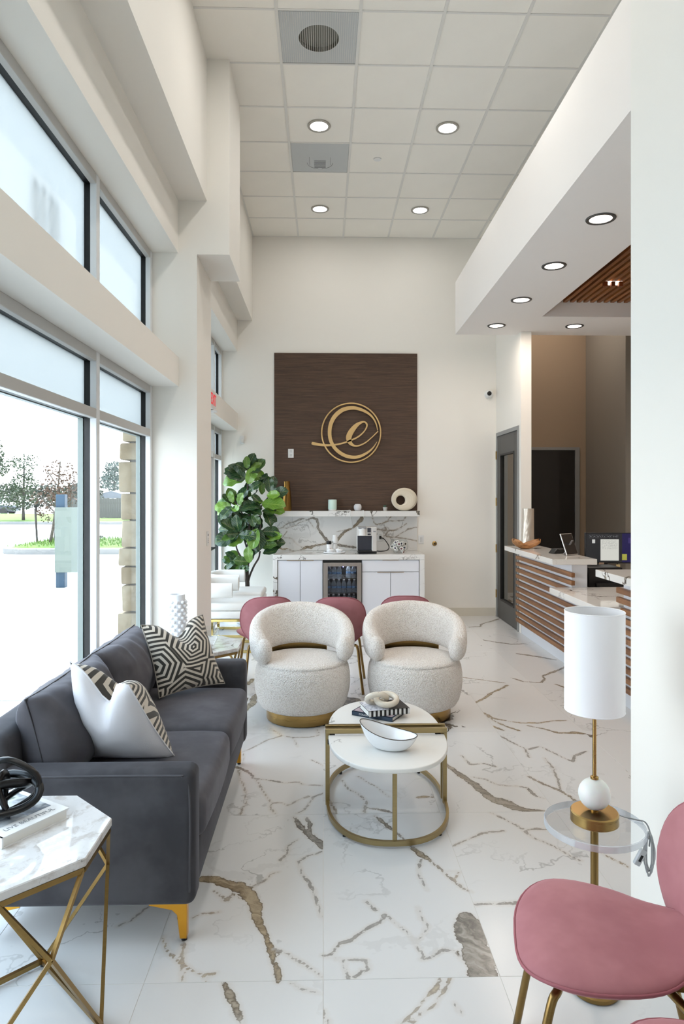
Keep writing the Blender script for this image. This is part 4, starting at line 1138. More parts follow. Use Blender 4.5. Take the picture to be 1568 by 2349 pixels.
# books
navy = plain('navy_cover', '#26374a', 0.4)
nb = book('book', 'navy hardcover book at the bottom of the coffee table stack', (0.165, 3.92, 0.386), math.radians(-30.6), 0.256, 0.19, 0.024, navy)
tm = text_mesh('COLOR', 0.013, 0.0002, 'LEFT', 1.3); o = link('spine_title', tm, M['paper'], nb); o.rotation_euler = (PI / 2, 0, 0); o.location = (0.045, -0.0004, 0.012)
BM().box(0.008, 0.248, 0.01, 0.18, 0.0241, 0.0244).build('cover_photo', plain('cover_rose_photo', '#b7a3a8', 0.4, var=0.3, vs=25), nb)
t = NT('black_white_stripes'); sp = t.node('SeparateXYZ'); t.l.new(t.obj(), sp.inputs[0])
mk = t.math('GREATER_THAN', t.math('FRACT', t.math('MULTIPLY_ADD', sp.outputs[0], 39.0, 0.45)), 0.5)
t.set(col=t.mix(mk, hx('#141414'), hx('#e8e8e6')), rough=0.4); stripes = t.m
t = NT('sketch_cover'); n = t.noise(t.mapv(t.obj(), (60, 90, 1)), 1, 3); sp = t.node('SeparateXYZ'); t.l.new(t.obj(), sp.inputs[0])
c = t.mix(t.sstep(n.outputs[0], .52, .6), hx('#dcdde4'), hx('#8d8fa0')); c = t.mix(t.math('GREATER_THAN', sp.outputs[0], 0.125), c, hx('#1a1a1b'))
t.set(col=c, rough=0.4); sketch = t.m
sb = book('book', 'book with black and white striped spine on top of the navy book', (0.255, 3.80, 0.4105), math.radians(14), 0.245, 0.175, 0.032, stripes)
BM().box(0.0, 0.245, 0.006, 0.175, 0.0321, 0.0325).build('cover_print', sketch, sb)
# marble links
lk = thing('chain_sculpture', 'two interlinked cream onyx rings on the striped book', 'sculpture', (0.345, 3.90, 0.446), math.radians(10))
BM().torus(0.058, 0.0175, 44, 14, mat=T(0.018, 0, 0.034) @ Rx(0.26) @ Ry(-0.05)).build('ring', M['onyx'], lk, FS)
BM().torus(0.055, 0.0165, 44, 14, mat=T(-0.038, 0.004, 0.040) @ Rx(-0.75) @ Ry(0.06), ry=0.9).build('ring', M['onyx'], lk, FS)

# --- pink velvet shell chairs (local: faces -y)
def sup(a, e): return math.copysign(abs(a) ** e, a)
def make_pink():
    r = thing('dining_chair', '', 'chair')
    seat = []
    for k in range(48):
        a = 2 * PI * k / 48
        c, s_ = math.cos(a), math.sin(a)
        y = 0.235 * sup(s_, 0.78); w = 0.258 * (1 - 0.42 * ((y + 0.235) / 0.47) ** 2.2)
        seat.append((w * sup(c, 0.66), y))
    def fs(a, b_, t): return (a, b_, 0.455 + t + 0.012 * (a / 0.25) ** 2 - 0.02 * max(0, (-b_ - 0.12) / 0.11) ** 2 + 0.05 * max(0, (b_ - 0.1) / 0.13) ** 2)
    pad(seat, 0.034, 0.045, fs).build('seat', M['pink'], r, FS)
    BM().tube([fs(p[0] * 1.004, p[1] * 1.004, 0.0) for p in seat], 0.0042, 6, closed=True).build('piping', M['piping'], r, FS)
    back = []
    for k in range(48):
        a = 2 * PI * k / 48
        c, s_ = math.cos(a), math.sin(a)
        z = 0.21 * sup(s_, 0.72); w = 0.23 - 0.055 * max(0, -z / 0.205) ** 1.6 - 0.012 * max(0, z / 0.205) ** 2
        back.append((w * sup(c, 0.62), z))
    def fb(a, b_, t):
        y0 = 0.262 + 0.17 * b_ - 0.07 * (abs(a) / 0.22) ** 2.2
        return (a, y0 - t * 0.97, 0.605 + b_ * 0.98 + t * 0.15)
    pad(back, 0.032, 0.022, fb).build('backrest', M['pink'], r, FS)
    BM().tube([fb(p[0] * 1.003, p[1] * 1.003, -0.002) for p in back], 0.0042, 6, closed=True).build('piping', M['piping'], r, FS)
    for sx_ in (-1, 1):
        BM().tube(spline([(sx_ * 0.06, -0.11, 0.40), (sx_ * 0.15, -0.135, 0.40), (sx_ * 0.178, -0.155, 0.375), (sx_ * 0.20, -0.19, 0.21), (sx_ * 0.228, -0.225, 0.003)], 5), 0.0115, 10).build('leg', M['brass_dark'], r, FS)
        BM().tube(spline([(sx_ * 0.05, 0.13, 0.39), (sx_ * 0.13, 0.165, 0.39), (sx_ * 0.16, 0.19, 0.365), (sx_ * 0.178, 0.225, 0.21), (sx_ * 0.205, 0.275, 0.003)], 5), 0.0115, 10).build('leg', M['brass_dark'], r, FS)
    BM().box(-0.1, 0.1, 0.10, 0.225, 0.405, 0.425).build('bracket', M['brass_dark'], r)
    return r
pk = make_pink()
spots = [((0.762, 1.822), -90 - 14, 'dusty pink velvet chair with brass legs beside the table lamp'),
         ((0.82, 1.27), -90 - 6, 'dusty pink velvet chair next to the lamp-side chair, only its seat edge showing'),
         ((-0.50, 5.93), 180 + 10, 'dusty pink velvet chair behind the sofa-side boucle chair, back turned'),
         ((0.135, 5.90), 180 - 2, 'dusty pink velvet chair with back turned, between the two boucle chairs'),
         ((0.715, 5.96), 180 - 4, 'dusty pink velvet chair behind the boucle chair by the aisle')]
for i, ((x, y), a, lab) in enumerate(spots):
    o = pk if i == 0 else copy_tree(pk)
    o.location = (x, y, 0); o.rotation_euler = (0, 0, math.radians(a))
    tag(o, lab, 'chair', 'dusty pink velvet chairs')

# --- ivory armchairs by the entrance (local: faces +x)
def make_ivory():
    r = thing('armchair', '', 'armchair')
    BM().box(-0.30, 0.33, -0.29, 0.29, 0.44, 0.525, 0.035, 4).build('seat_cushion', M['white_leather'], r, SM)
    BM().box(-0.30, 0.33, -0.29, 0.29, 0.36, 0.44, 0.02, 3).build('seat_base', M['white_leather'], r, SM)
    b = BM(); rows = []; n = 40; m = 16
    path = [(0.06, -0.27), (-0.10, -0.275), (-0.22, -0.25), (-0.30, -0.15), (-0.32, 0.0), (-0.30, 0.15), (-0.22, 0.25), (-0.10, 0.275), (0.06, 0.27)]
    P = spline([(p[0], p[1], 0.655) for p in path], 5)
    b.tube(P, 1, 16, flat=(0.045, 0.078)); b.build('backrest', M['white_leather'], r, SM)
    for y in (-0.2, 0.2):
        BM().box(-0.26, -0.20, y - 0.02, y + 0.02, 0.5, 0.60, 0.004, 1).build('back_post', M['gold_mirror'], r)
    BM().box(-0.29, 0.32, -0.28, 0.28, 0.33, 0.358, 0.003, 1).build('apron_plate', M['gold_mirror'], r)
    for y in (-0.25, 0.25):
        for x in (-0.26, 0.28):
            BM().box(x - 0.016, x + 0.016, y - 0.012, y + 0.012, 0.026, 0.332, 0.002, 1).build('leg', M['gold_mirror'], r)
        BM().box(-0.28, 0.30, y - 0.015, y + 0.015, 0.0, 0.028, 0.002, 1).build('floor_rail', M['gold_mirror'], r)
    for x in (-0.27, 0.29):
        BM().box(x - 0.012, x + 0.012, -0.236, 0.236, 0.002, 0.026, 0.002, 1).build('floor_rail', M['gold_mirror'], r)
    return r
iv = make_ivory()
tag(iv, 'ivory curved-back armchair on a polished gold frame beside the column', 'armchair', 'ivory armchairs'); iv.location = (-1.01, 7.40, 0)
i2 = copy_tree(iv); i2.location = (-1.03, 8.17, 0); tag(i2, 'ivory curved-back armchair on a polished gold frame beside the fiddle-leaf tree', 'armchair', 'ivory armchairs')

# --- acrylic drink table with lamp
dt = thing('drink_table', 'round clear acrylic drink table on a brass stem holding the lamp', 'table', (0.908, 2.255, 0))
tt = BM().lathe([(0.1595, 0.536), (0.1595, 0.56)], 64).build('table_top', M['acrylic'], dt, SM)
BM().lathe([(0.1585, 0.536), (0.162, 0.538), (0.162, 0.558), (0.1585, 0.56)], 64, cap0=False, cap1=False).build('polished_edge', M['acrylic_edge'], tt, SM)
BM().lathe([(0.013, 0.02), (0.013, 0.535)], 20).build('stem', M['brass_dark'], dt, SM)
BM().lathe([(0.075, 0), (0.08, 0.004), (0.08, 0.016), (0.074, 0.02), (0.02, 0.024)], 48).build('base', M['brass_dark'], dt, SM)
lp = thing('table_lamp', 'brass table lamp with white drum shade and alabaster ball', 'lamp', (0.908, 2.255, 0.5605))
BM().lathe([(0.074, 0.0), (0.0775, 0.003), (0.0775, 0.034), (0.074, 0.038), (0.0, 0.038)], 56).build('lamp_base', M['brass'], lp, SM)
BM().lathe([(0.012, 0.037), (0.012, 0.046)], 20).build('lower_collar', M['brass'], lp, SM)
BM().sphere((0, 0, 0.094), 0.052, 36, 20).build('lamp_ball', M['alabaster'], lp, FS)
BM().lathe([(0.013, 0.142), (0.0135, 0.146), (0.0135, 0.151), (0.010, 0.153)], 24).build('upper_collar', M['brass'], lp, SM)
BM().lathe([(0.0065, 0.15), (0.0065, 0.56)], 16).build('lamp_pole', M['brass'], lp, SM)
sh = BM().lathe([(0.0965, 0.375), (0.0965, 0.705)], 64, cap0=False, cap1=False)
sh.lathe([(0.0945, 0.375), (0.0945, 0.705)], 64, cap0=False, cap1=False); sh.build('lamp_shade', M['shade'], lp, FS)
for zz in (0.705, 0.375): BM().torus(0.0955, 0.0022, 56, 6, mat=T(0, 0, zz)).build('shade_hem', M['shade'], lp, FS)
sp_ = BM()
for k in range(3):
    a = k * 2 * PI / 3; sp_.bar((0, 0, 0.55), (0.094 * math.cos(a), 0.094 * math.sin(a), 0.56), 0.003)
sp_.build('shade_spider', M['brass'], lp)
BM().lathe([(0.006, 0), (0.006, 0.008)], 10, mat=T(0.076, 0.01, 0.02) @ Ry(PI / 2)).build('cord_grommet', M['black'], lp)
cord = [(0.08, 0.01, 0.02), (0.11, 0.012, 0.008), (0.145, 0.0, 0.004), (0.166, -0.015, 0.002), (0.178, -0.022, -0.03), (0.176, -0.02, -0.075)]
BM().tube(spline(cord, 6), 0.0024, 6).build('cord', M['glass_thin'] if False else plain('clear_cord', '#a9adb0', 0.25), lp, FS)
random.seed(3)
hb = BM()
for k in range(7):
    a = random.uniform(-0.5, 0.5); x0 = random.uniform(-0.014, 0.014); h = random.uniform(0.05, 0.075); wd = random.uniform(0.008, 0.022)
    pts = [Vector((0.176 + x0 * 0.5 + wd * math.cos(q) * (1 if k % 2 else 0.6), -0.02 + x0 + 0.5 * wd * math.sin(q) * a, -0.095 + h * math.sin(q) + 0.01 * a)) for q in [2 * PI * j / 18 for j in range(18)]]
    hb.tube(pts, 0.0026, 6, closed=True)
hb.build('cord_hank', plain('clear_cord_hank', '#b4b8bb', 0.2), lp, FS)
BM().box(-0.011, 0.011, -0.008, 0.008, -0.028, 0.028, 0.004, 2, mat=T(0.14, -0.03, -0.105) @ Ry(0.5)).build('inline_switch', plain('clear_switch', '#c9cdd0', 0.2), lp, SM)
BM().box(-0.004, 0.004, -0.0095, -0.007, -0.012, 0.010, mat=T(0.14, -0.03, -0.105) @ Ry(0.5)).build('switch_slider', M['black'], lp)
# ------------------------------------------------------------ coffee bar on the back wall
YF = 8.65
tag(BM().box(-0.663, 1.28, BACKY - 0.018, BACKY - 0.001, 1.442, 3.58).build('wall_panel', M['grasscloth']), 'tall brown grasscloth wall panel behind the gold emblem', 'wall panel')
def traced_slab(name, mat, x0, x1, z0, z1, y0, y1, veins, nx, nz):
    verts, faces, va, vg, tr, vw = [], [], [], [], [], []
    for b_ in range(nz + 1):
        for a_ in range(nx + 1):
            x, z = x0 + (x1 - x0) * a_ / nx, z0 + (z1 - z0) * b_ / nz
            best, gg, ww = -0.05, 0.0, 0.0
            qx, qz = wob(x, z)
            for g, pts in veins:
                for q in range(len(pts) - 1):
                    s, w_ = seg_d(qx, qz, pts[q], pts[q + 1]); s = -s
                    if s > best: best, gg, ww = s, g, w_
            verts.append((x, y0, z)); va.append(best + 0.05); vg.append(gg); tr.append(1.0); vw.append(ww)
    for b_ in range(nz):
        for a_ in range(nx):
            o0 = b_ * (nx + 1) + a_; faces.append((o0, o0 + 1, o0 + nx + 2, o0 + nx + 1))
    base = len(verts)
    for x, z in ((x0, z0), (x1, z0), (x1, z1), (x0, z1)): verts.append((x, y1, z)); va.append(0); vg.append(0); tr.append(1); vw.append(0)
    c4 = (0, nx, (nx + 1) * (nz + 1) - 1, (nx + 1) * nz)
    for q in range(4): faces.append((c4[q], base + q, base + (q + 1) % 4, c4[(q + 1) % 4]))
    me = bpy.data.meshes.new(name); me.from_pydata(verts, [], faces)
    for nm, arr in (('vein', va), ('veingold', vg), ('traced', tr), ('veinw', vw)):
        at = me.attributes.new(nm, 'FLOAT', 'POINT'); at.data.foreach_set('value', arr)
    return link(name, me, mat)
tag(traced_slab('backsplash', M['splash'], -0.655, 1.28, 0.897, 1.365, BACKY - 0.016, BACKY - 0.001, SPLASH, 160, 40), 'veined white marble backsplash slab under the floating shelf', 'backsplash')
tag(BM().box(-0.662, 1.288, 9.05, BACKY - 0.001, 1.367, 1.44, 0.002, 1).build('wall_shelf', M['counter']), 'veined white marble floating shelf under the brown panel', 'shelf')
ct = thing('countertop', 'veined white marble waterfall countertop of the coffee bar', 'countertop', (0.33, 8.95, 0))
BM().box(-0.966, 0.961, 8.63 - 8.95, BACKY - 8.95 - 0.002, 0.83, 0.895, 0.002, 1).build('counter_slab', M['counter'], ct)
BM().box(-0.966, -0.911, 8.632 - 8.95, BACKY - 8.95 - 0.002, 0, 0.83, 0.002, 1).build('waterfall_end', M['counter'], ct)
BM().box(0.896, 0.961, 8.632 - 8.95, BACKY - 8.95 - 0.002, 0, 0.83, 0.002, 1).build('waterfall_end', M['counter'], ct)
def cabinet(label, x0, x1, doors, drawer):
    r = thing('base_cabinet', label, 'cabinet', ((x0 + x1) / 2, 8.95, 0)); ox, oy = (x0 + x1) / 2, 8.95
    BM().box(x0 - ox, x1 - ox, 8.67 - oy, 9.2 - oy, 0.11, 0.828).build('carcass', M['cabinet_edge'], r)
    BM().box(x0 - ox, x1 - ox, 8.72 - oy, 8.74 - oy, 0, 0.11).build('toe_kick', M['base'], r)
    zt = 0.822
    if drawer:
        d = BM().box(x0 - ox + 0.003, x1 - ox - 0.003, YF - oy, 8.67 - oy, 0.676, zt, 0.0015, 1).build('drawer_front', M['cabinet'], r)
        BM().box(-0.10, 0.10, YF - 0.012 - oy, YF + 0.004 - oy, zt - 0.003, zt + 0.003).build('pull', M['champagne'], d)
        zt = 0.670
    n = doors; w = (x1 - x0) / n
    for k in range(n):
        a, c = x0 + w * k - ox, x0 + w * (k + 1) - ox
        d = BM().box(a + 0.003, c - 0.003, YF - oy, 8.67 - oy, 0.118, zt, 0.0015, 1).build('cabinet_door', M['cabinet'], r)
        e0, e1 = (c - 0.17, c - 0.004) if k == 0 else (a + 0.004, a + 0.17)
        BM().box(e0, e1, YF - 0.012 - oy, YF + 0.004 - oy, zt - 0.004, zt + 0.003).build('pull', M['champagne'], d)
    return r
cabinet('white two-door base cabinet between the waterfall end and the fridge', -0.578, -0.006, 2, False)
cabinet('white base cabinet with one drawer above two doors', 0.492, 1.222, 2, True)
# --- beverage fridge
fr = thing('beverage_fridge', 'stainless steel beverage fridge with glass door under the counter', 'fridge', (0.243, 8.95, 0))
X0, X1 = -0.243, 0.243
c = BM(); c.box(X0, X0 + 0.02, -0.28, 0.28, 0.06, 0.80); c.box(X1 - 0.02, X1, -0.28, 0.28, 0.06, 0.80); c.box(X0, X1, 0.26, 0.28, 0.06, 0.80); c.box(X0, X1, -0.28, 0.28, 0.06, 0.08); c.box(X0, X1, -0.28, 0.28, 0.79, 0.826)
c.build('fridge_case', M['blackplastic'], fr)
f = BM(); z0, z1 = 0.10, 0.792
f.box(X0, X0 + 0.058, -0.325, -0.285, z0, z1, 0.002, 1); f.box(X1 - 0.058, X1, -0.325, -0.285, z0, z1, 0.002, 1)
f.box(X0 + 0.058, X1 - 0.058, -0.325, -0.285, z1 - 0.045, z1, 0.002, 1); f.box(X0 + 0.058, X1 - 0.058, -0.325, -0.285, z0, z0 + 0.05, 0.002, 1)
df = f.build('door_frame', M['steel'], fr)
BM().box(X0 + 0.055, X1 - 0.055, -0.31, -0.304, z0 + 0.045, z1 - 0.04).build('door_glass', M['glass_dark'], df)
BM().sphere((0.01, -0.326, z1 - 0.05), 0.006, 10, 6).build('status_light', emit('blue_led', '#8f93ff', 6), df)
for zz in (0.21, 0.40, 0.582):
    s = BM()
    for k in range(5): s.bar((X0 + 0.02, -0.26 + 0.11 * k, zz), (X1 - 0.02, -0.26 + 0.11 * k, zz), 0.004)
    for k in range(22): s.bar((X0 + 0.03 + k * 0.0203, -0.26, zz - 0.004), (X0 + 0.03 + k * 0.0203, 0.2, zz - 0.004), 0.003)
    s.build('wire_shelf', M['chrome'], fr)
il = lamp('AREA', (0.243, 8.90, 0.775), 3.0, 0.3, (0.9, 0.95, 1.0))
il.parent = fr; il.location = (0, -0.08, 0.775)
# water bottles
bm_ = BM()
bm_.lathe([(0.028, 0), (0.031, 0.006), (0.031, 0.05), (0.029, 0.055), (0.029, 0.085), (0.031, 0.09), (0.030, 0.11), (0.018, 0.14), (0.012, 0.148), (0.012, 0.155)], 14)
nb_ = len(bm_.b.faces); bm_.lathe([(0.0138, 0.152), (0.0138, 0.168)], 12); nc_ = len(bm_.b.faces)
bm_.lathe([(0.0297, 0.058), (0.0297, 0.080)], 14, cap0=False, cap1=False)
bm_.b.faces.ensure_lookup_table()
for i_, f_ in enumerate(bm_.b.faces): f_.material_index = 0 if i_ < nb_ else (1 if i_ < nc_ else 2)
bme = bpy.data.meshes.new('water_bottle'); bm_.b.to_mesh(bme); bm_.b.free()
for m_ in (M['bottle'], M['plastic_white'], plain('blue_label', '#86aed6', 0.5, var=0.3, vs=60)): bme.materials.append(m_)
bme.polygons.foreach_set('use_smooth', [True] * len(bme.polygons))
random.seed(8)
for lv_, zz, xs in (('top', 0.584, (0.075, 0.14, 0.205, 0.325, 0.392)), ('middle', 0.402, (0.065, 0.135, 0.2, 0.265, 0.335, 0.40)), ('lowest', 0.212, (0.07, 0.13, 0.20, 0.27, 0.335, 0.395))):
    for k, x in enumerate(xs):
        o = link('water_bottle', bme, None); o.location = (x, 8.76 + random.uniform(-0.05, 0.05) * (1 if zz > 0.5 else 0.4), zz); o.rotation_euler = (0, 0, random.uniform(0, 6))
        tag(o, 'clear plastic water bottle on the %s wire shelf of the fridge' % lv_, 'bottle', 'water bottles on the %s fridge shelf' % lv_)
# --- emblem
def ribbon(pts, ws, y0, y1, n=6):
    P = spline([(p[0], p[1], w) for p, w in zip(pts, ws)], n)
    b = BM(); rows = []
    for i in range(len(P)):
        t = (P[min(i + 1, len(P) - 1)] - P[max(i - 1, 0)]); t.z = 0; t.normalize(); nx, nz = -t.y, t.x
        h = max(P[i].z, 0.5) / 2
        a, c = (P[i].x + nx * h, P[i].y + nz * h), (P[i].x - nx * h, P[i].y - nz * h)
        q = lambda p, y: (0.0 + (p[0] - 803) * 0.001509, y, -(p[1] - 757) * 0.001509)
        rows.append([q(a, y0), q(c, y0), q(c, y1), q(a, y1)])
    vs = b.grid(rows, closed_u=True); b.cap(vs[0]); b.cap(vs[-1], True)
    return b
em = thing('wall_emblem', 'gold script letter e inside a double ring on the brown panel', 'sign', (0.379, BACKY - 0.018, 2.497))
BM().torus(0.40, 0.0105, 96, 8, mat=Rx(PI / 2)).build('outer_ring', M['logo'], em, FS)
for o in em.children: o.location = (0, -0.022, 0)
cr = [(1040, 735, 5), (1028, 680, 10), (1000, 625, 15), (950, 578, 21), (880, 545, 27), (810, 534, 31), (730, 550, 36), (662, 602, 37), (622, 672, 35), (609, 750, 33), (620, 830, 31), (662, 902, 31), (732, 955, 31), (810, 977, 30), (880, 969, 26), (950, 934, 19), (1000, 890, 12), (1035, 838, 4)]
ribbon([p[:2] for p in cr], [p[2] for p in cr], -0.034, -0.012).build('crescent', M['logo'], em, 0.5)
te = [(448, 850, 20), (470, 856, 26), (520, 864, 23), (580, 870, 19), (650, 866, 16), (710, 855, 14), (770, 836, 14), (850, 802, 14), (905, 760, 12), (936, 718, 12), (944, 684, 15), (925, 661, 14), (893, 664, 20), (848, 692, 36), (806, 742, 48), (782, 792, 50), (786, 832, 42), (806, 860, 27), (835, 874, 16), (872, 872, 13), (930, 846, 11), (990, 796, 9), (1045, 742, 8)]
ribbon([p[:2] for p in te], [p[2] for p in te], -0.03, -0.008).build('script_letter', M['logo'], em, 0.5)
# --- wall plates and sensors
def plate(name, label, cat, loc, w, h, slots, facing='-y'):
    r = thing(name, label, cat, loc)
    BM().box(-w / 2, w / 2, -0.008, 0, -h / 2, h / 2, 0.002, 1).build('cover_plate', M['plastic_white'], r)
    for (x, z, a, b_, m) in slots: BM().box(x - a, x + a, -0.011, -0.006, z - b_, z + b_, 0.001, 1).build('insert', m, r)
    if facing == '+x': r.rotation_euler = (0, 0, PI / 2)
    return r
gp = plain('pale_grey_insert', '#cfcfcd', 0.5)
plate('power_outlet', 'white double power outlet on the brown panel', 'outlet', (-0.438, BACKY - 0.018, 2.218), 0.075, 0.118, [(0, 0.027, 0.016, 0.018, gp), (0, -0.027, 0.016, 0.018, gp), (-0.006, 0.03, 0.0015, 0.006, M['black']), (0.006, 0.03, 0.0015, 0.006, M['black']), (-0.006, -0.024, 0.0015, 0.006, M['black']), (0.006, -0.024, 0.0015, 0.006, M['black'])])
plate('power_outlet', 'white power outlet on the backsplash behind the coffee machine', 'outlet', (0.775, BACKY - 0.016, 1.085), 0.075, 0.118, [(0, 0.0, 0.017, 0.034, gp)])
plate('light_switch', 'white rocker light switch beside the backsplash', 'switch', (1.335, BACKY, 1.045), 0.075, 0.118, [(0, 0, 0.016, 0.033, gp)])
ms = thing('motion_sensor', 'small white motion sensor on the wall above the tree', 'sensor', (-1.093, BACKY, 2.40))
BM().box(-0.028, 0.028, -0.045, 0, -0.055, 0.055, 0.012, 3).build('housing', M['plastic_white'], ms, SM); BM().box(-0.02, 0.02, -0.05, -0.04, -0.04, 0.012, 0.006, 2).build('lens', M['tbar'], ms, SM)
kb = thing('door_bumper', 'round brass door bumper on the wall beside the light switch', 'door bumper', (1.518, BACKY, 0.99))
BM().lathe([(0.032, 0), (0.032, 0.006), (0.026, 0.012), (0.016, 0.014)], 24, mat=Rx(PI / 2)).build('rose', M['brass'], kb, SM); BM().lathe([(0.011, 0.012), (0.011, 0.03)], 16, mat=Rx(PI / 2)).build('stop', M['black'], kb, SM)
sc_ = thing('security_camera', 'round white security camera high on the wall by the door', 'camera', (2.262, BACKY, 3.03))
BM().lathe([(0.058, 0), (0.058, 0.02), (0.05, 0.03)], 28, mat=Rx(PI / 2)).build('mount', M['plastic_white'], sc_, SM); BM().sphere((0, -0.05, 0), 0.05, 24, 14).build('ball', M['plastic_white'], sc_, FS)
BM().lathe([(0.03, 0), (0.03, 0.012), (0.024, 0.014)], 24, mat=T(-0.012, -0.09, 0) @ Rx(PI / 2)).build('lens', M['blackgloss'], sc_, SM)
plate('thermostat', 'white wall thermostat on the column', 'thermostat', (-1.015, 5.985, 1.274), 0.085, 0.125, [(0, 0.03, 0.014, 0.009, M['greyplastic']), (0, -0.005, 0.012, 0.003, M['greyplastic']), (0, -0.02, 0.012, 0.003, M['greyplastic']), (0, -0.035, 0.012, 0.003, M['greyplastic'])], '+x')
ex = thing('exit_sign', 'white exit sign with red letters on the beam above the entrance', 'sign', (-1.16, 7.03, 2.63))
BM().box(0, 0.03, -0.17, 0.2, -0.09, 0.09, 0.004, 1).build('sign_body', M['plastic_white'], ex)
tm = text_mesh('EXIT', 0.17, 0.001, 'CENTER', 0.95); o = link('letters', tm, M['red'], ex); o.rotation_euler = (PI / 2, 0, PI / 2); o.location = (0.0315, 0.015, 0)
BM().lathe([(0.04, -0.115), (0.045, -0.1), (0.03, -0.09)], 16, 0.02, 0.06).build('lamp_head', M['plastic_white'], ex, SM)

# --- things on the shelf
gv = thing('gold_vase', 'tall hammered gold vase on the marble shelf', 'vase', (-0.485, 9.14, 1.44))
b = BM().lathe([(0.055, 0), (0.062, 0.03), (0.060, 0.12), (0.048, 0.28), (0.040, 0.34), (0.042, 0.395), (0.037, 0.395), (0.035, 0.33), (0.0, 0.32)], 26)
for v in b.b.verts: v.co.x *= 1 + 0.07 * mnoise.noise(Vector((v.co.x * 60, v.co.y * 60, v.co.z * 4))); v.co.y *= 1 + 0.07 * mnoise.noise(Vector((v.co.x * 60, v.co.y * 60, v.co.z * 4 + 9)))
b.build('vase_body', M['vase_gold'], gv, 1.2)
df_ = thing('aroma_diffuser', 'pale mint cylinder diffuser on the marble shelf', 'diffuser', (0.123, 9.14, 1.44))
BM().lathe([(0.05, 0.0), (0.054, 0.004), (0.054, 0.02)], 32).build('diffuser_base', M['plastic_white'], df_, SM)
BM().lathe([(0.0565, 0.02), (0.058, 0.024), (0.058, 0.145), (0.054, 0.152), (0.0, 0.153)], 32).build('diffuser_cover', plain('mint_plastic', '#cfe8de', 0.4), df_, SM)
BM().tube(spline([(0.05, 0.03, 0.008), (0.12, 0.03, 0.004), (0.2, -0.02, 0.006), (0.24, -0.09, 0.004), (0.245, -0.098, -0.08), (0.26, -0.0, -0.12), (0.27, 0.09, -0.25)], 6), 0.0035, 6).build('cord', M['wirewhite'], df_, FS)
sk = thing('smart_speaker', 'round pale grey fabric speaker on the marble shelf', 'speaker', (0.463, 9.14, 1.44))
BM().lathe([(0.028, 0), (0.038, 0.004), (0.049, 0.025), (0.053, 0.048), (0.049, 0.072), (0.036, 0.09), (0.0, 0.093)], 32).build('speaker_body', plain('pale_fabric', '#d7d8db', 0.9, bump=0.2, bs=400), sk, FS)
BM().tube(spline([(0.04, 0.02, 0.006), (0.07, -0.05, 0.004), (0.075, -0.096, 0.0), (0.078, -0.1, -0.1), (0.10, 0.0, -0.2), (0.12, 0.08, -0.3)], 6), 0.0035, 6).build('cord', M['wirewhite'], sk, FS)
su = thing('succulent', 'tiny succulent in a pale pot on the marble shelf', 'plant', (0.833, 9.14, 1.44))
BM().lathe([(0.024, 0), (0.032, 0.05), (0.028, 0.05), (0.026, 0.042), (0, 0.042)], 20).build('pot', plain('pale_grey_pot', '#b9b8b4', 0.7), su, SM)
for k in range(14):
    a = k * 2.4; tl_ = 0.15 + 0.05 * (k % 5) + (0.25 if k < 7 else 0); h = 0.05 - 0.002 * k
    d = Vector((math.cos(a) * math.sin(tl_), math.sin(a) * math.sin(tl_), math.cos(tl_))) * h
    BM().tube([(0, 0, 0.04), tuple(Vector((0, 0, 0.04)) + d * 0.5), tuple(Vector((0, 0, 0.04)) + d)], [0.006, 0.006, 0.001], 6).build('leaf', M['succulent'], su, FS)
dv = thing('ring_vase', 'round cream ribbed vase with an off-centre hole', 'vase', (1.093, 9.16, 1.44))
b = BM(); rows = []; R0 = 0.176; hc = (-0.05, -0.012)
for q, (f_, y_) in enumerate([(0.0, -0.03), (0.08, -0.042), (0.3, -0.05), (0.5, -0.05), (0.7, -0.047), (0.9, -0.036), (1.0, 0.0), (0.9, 0.036), (0.7, 0.047), (0.5, 0.05), (0.08, 0.042), (0.0, 0.03)]):
    rows.append([(hc[0] * (1 - f_) + (0.063 * (1 - f_) + R0 * f_) * math.cos(2 * PI * k / 56), y_, max(-0.155, hc[1] * (1 - f_) + (0.063 * (1 - f_) + 0.156 * f_) * math.sin(2 * PI * k / 56))) for k in range(56)])
b.grid(rows, closed_u=True, closed_v=True); bmesh.ops.translate(b.b, vec=(0, 0, 0.155), verts=b.b.verts); b.build('vase_body', M['sand_ceramic'], dv, FS)
for k in range(5):
    f_ = 0.2 + 0.15 * k
    BM().tube([(hc[0] * (1 - f_) + (0.063 * (1 - f_) + R0 * f_) * math.cos(a), -0.0505 + 0.004 * abs(f_ - 0.5), 0.155 + hc[1] * (1 - f_) + (0.063 * (1 - f_) + 0.15 * f_) * math.sin(a)) for a in [2 * PI * j / 48 for j in range(48)]], 0.0022, 5, closed=True).build('rib', M['sand_ceramic'], dv, FS)

# --- things on the counter
ZC = 0.895
tr_ = thing('serving_tray', 'round white serving tray on the coffee bar', 'tray', (0.145, 8.90, ZC))
BM().lathe([(0.11, 0), (0.145, 0.004), (0.148, 0.02), (0.143, 0.02), (0.14, 0.009), (0, 0.008)], 48).build('tray_body', M['ceramic'], tr_, SM)
zt_ = ZC + 0.0085
cp = thing('paper_cup_stack', 'tall stack of white paper cups upside down on the tray', 'cups', (0.155, 8.96, zt_))
for k in range(2):
    BM().lathe([(0.040, 0.0), (0.041, 0.004), (0.028, 0.105), (0.0, 0.106)], 24, mat=T(0, 0, 0.11 * k + (0.0 if k == 0 else 0.01))).build('paper_cup', M['plastic_white'], cp, SM)
for k in range(12):
    BM().torus(0.0385 - 0.0009 * k, 0.0018, 24, 5, mat=T(0, 0, 0.004 + 0.0075 * k + 0.02)).build('cup_rim', M['plastic_white'], cp, FS)
ja = thing('canister', 'small white canister with black lid on the tray', 'canister', (0.075, 8.93, zt_))
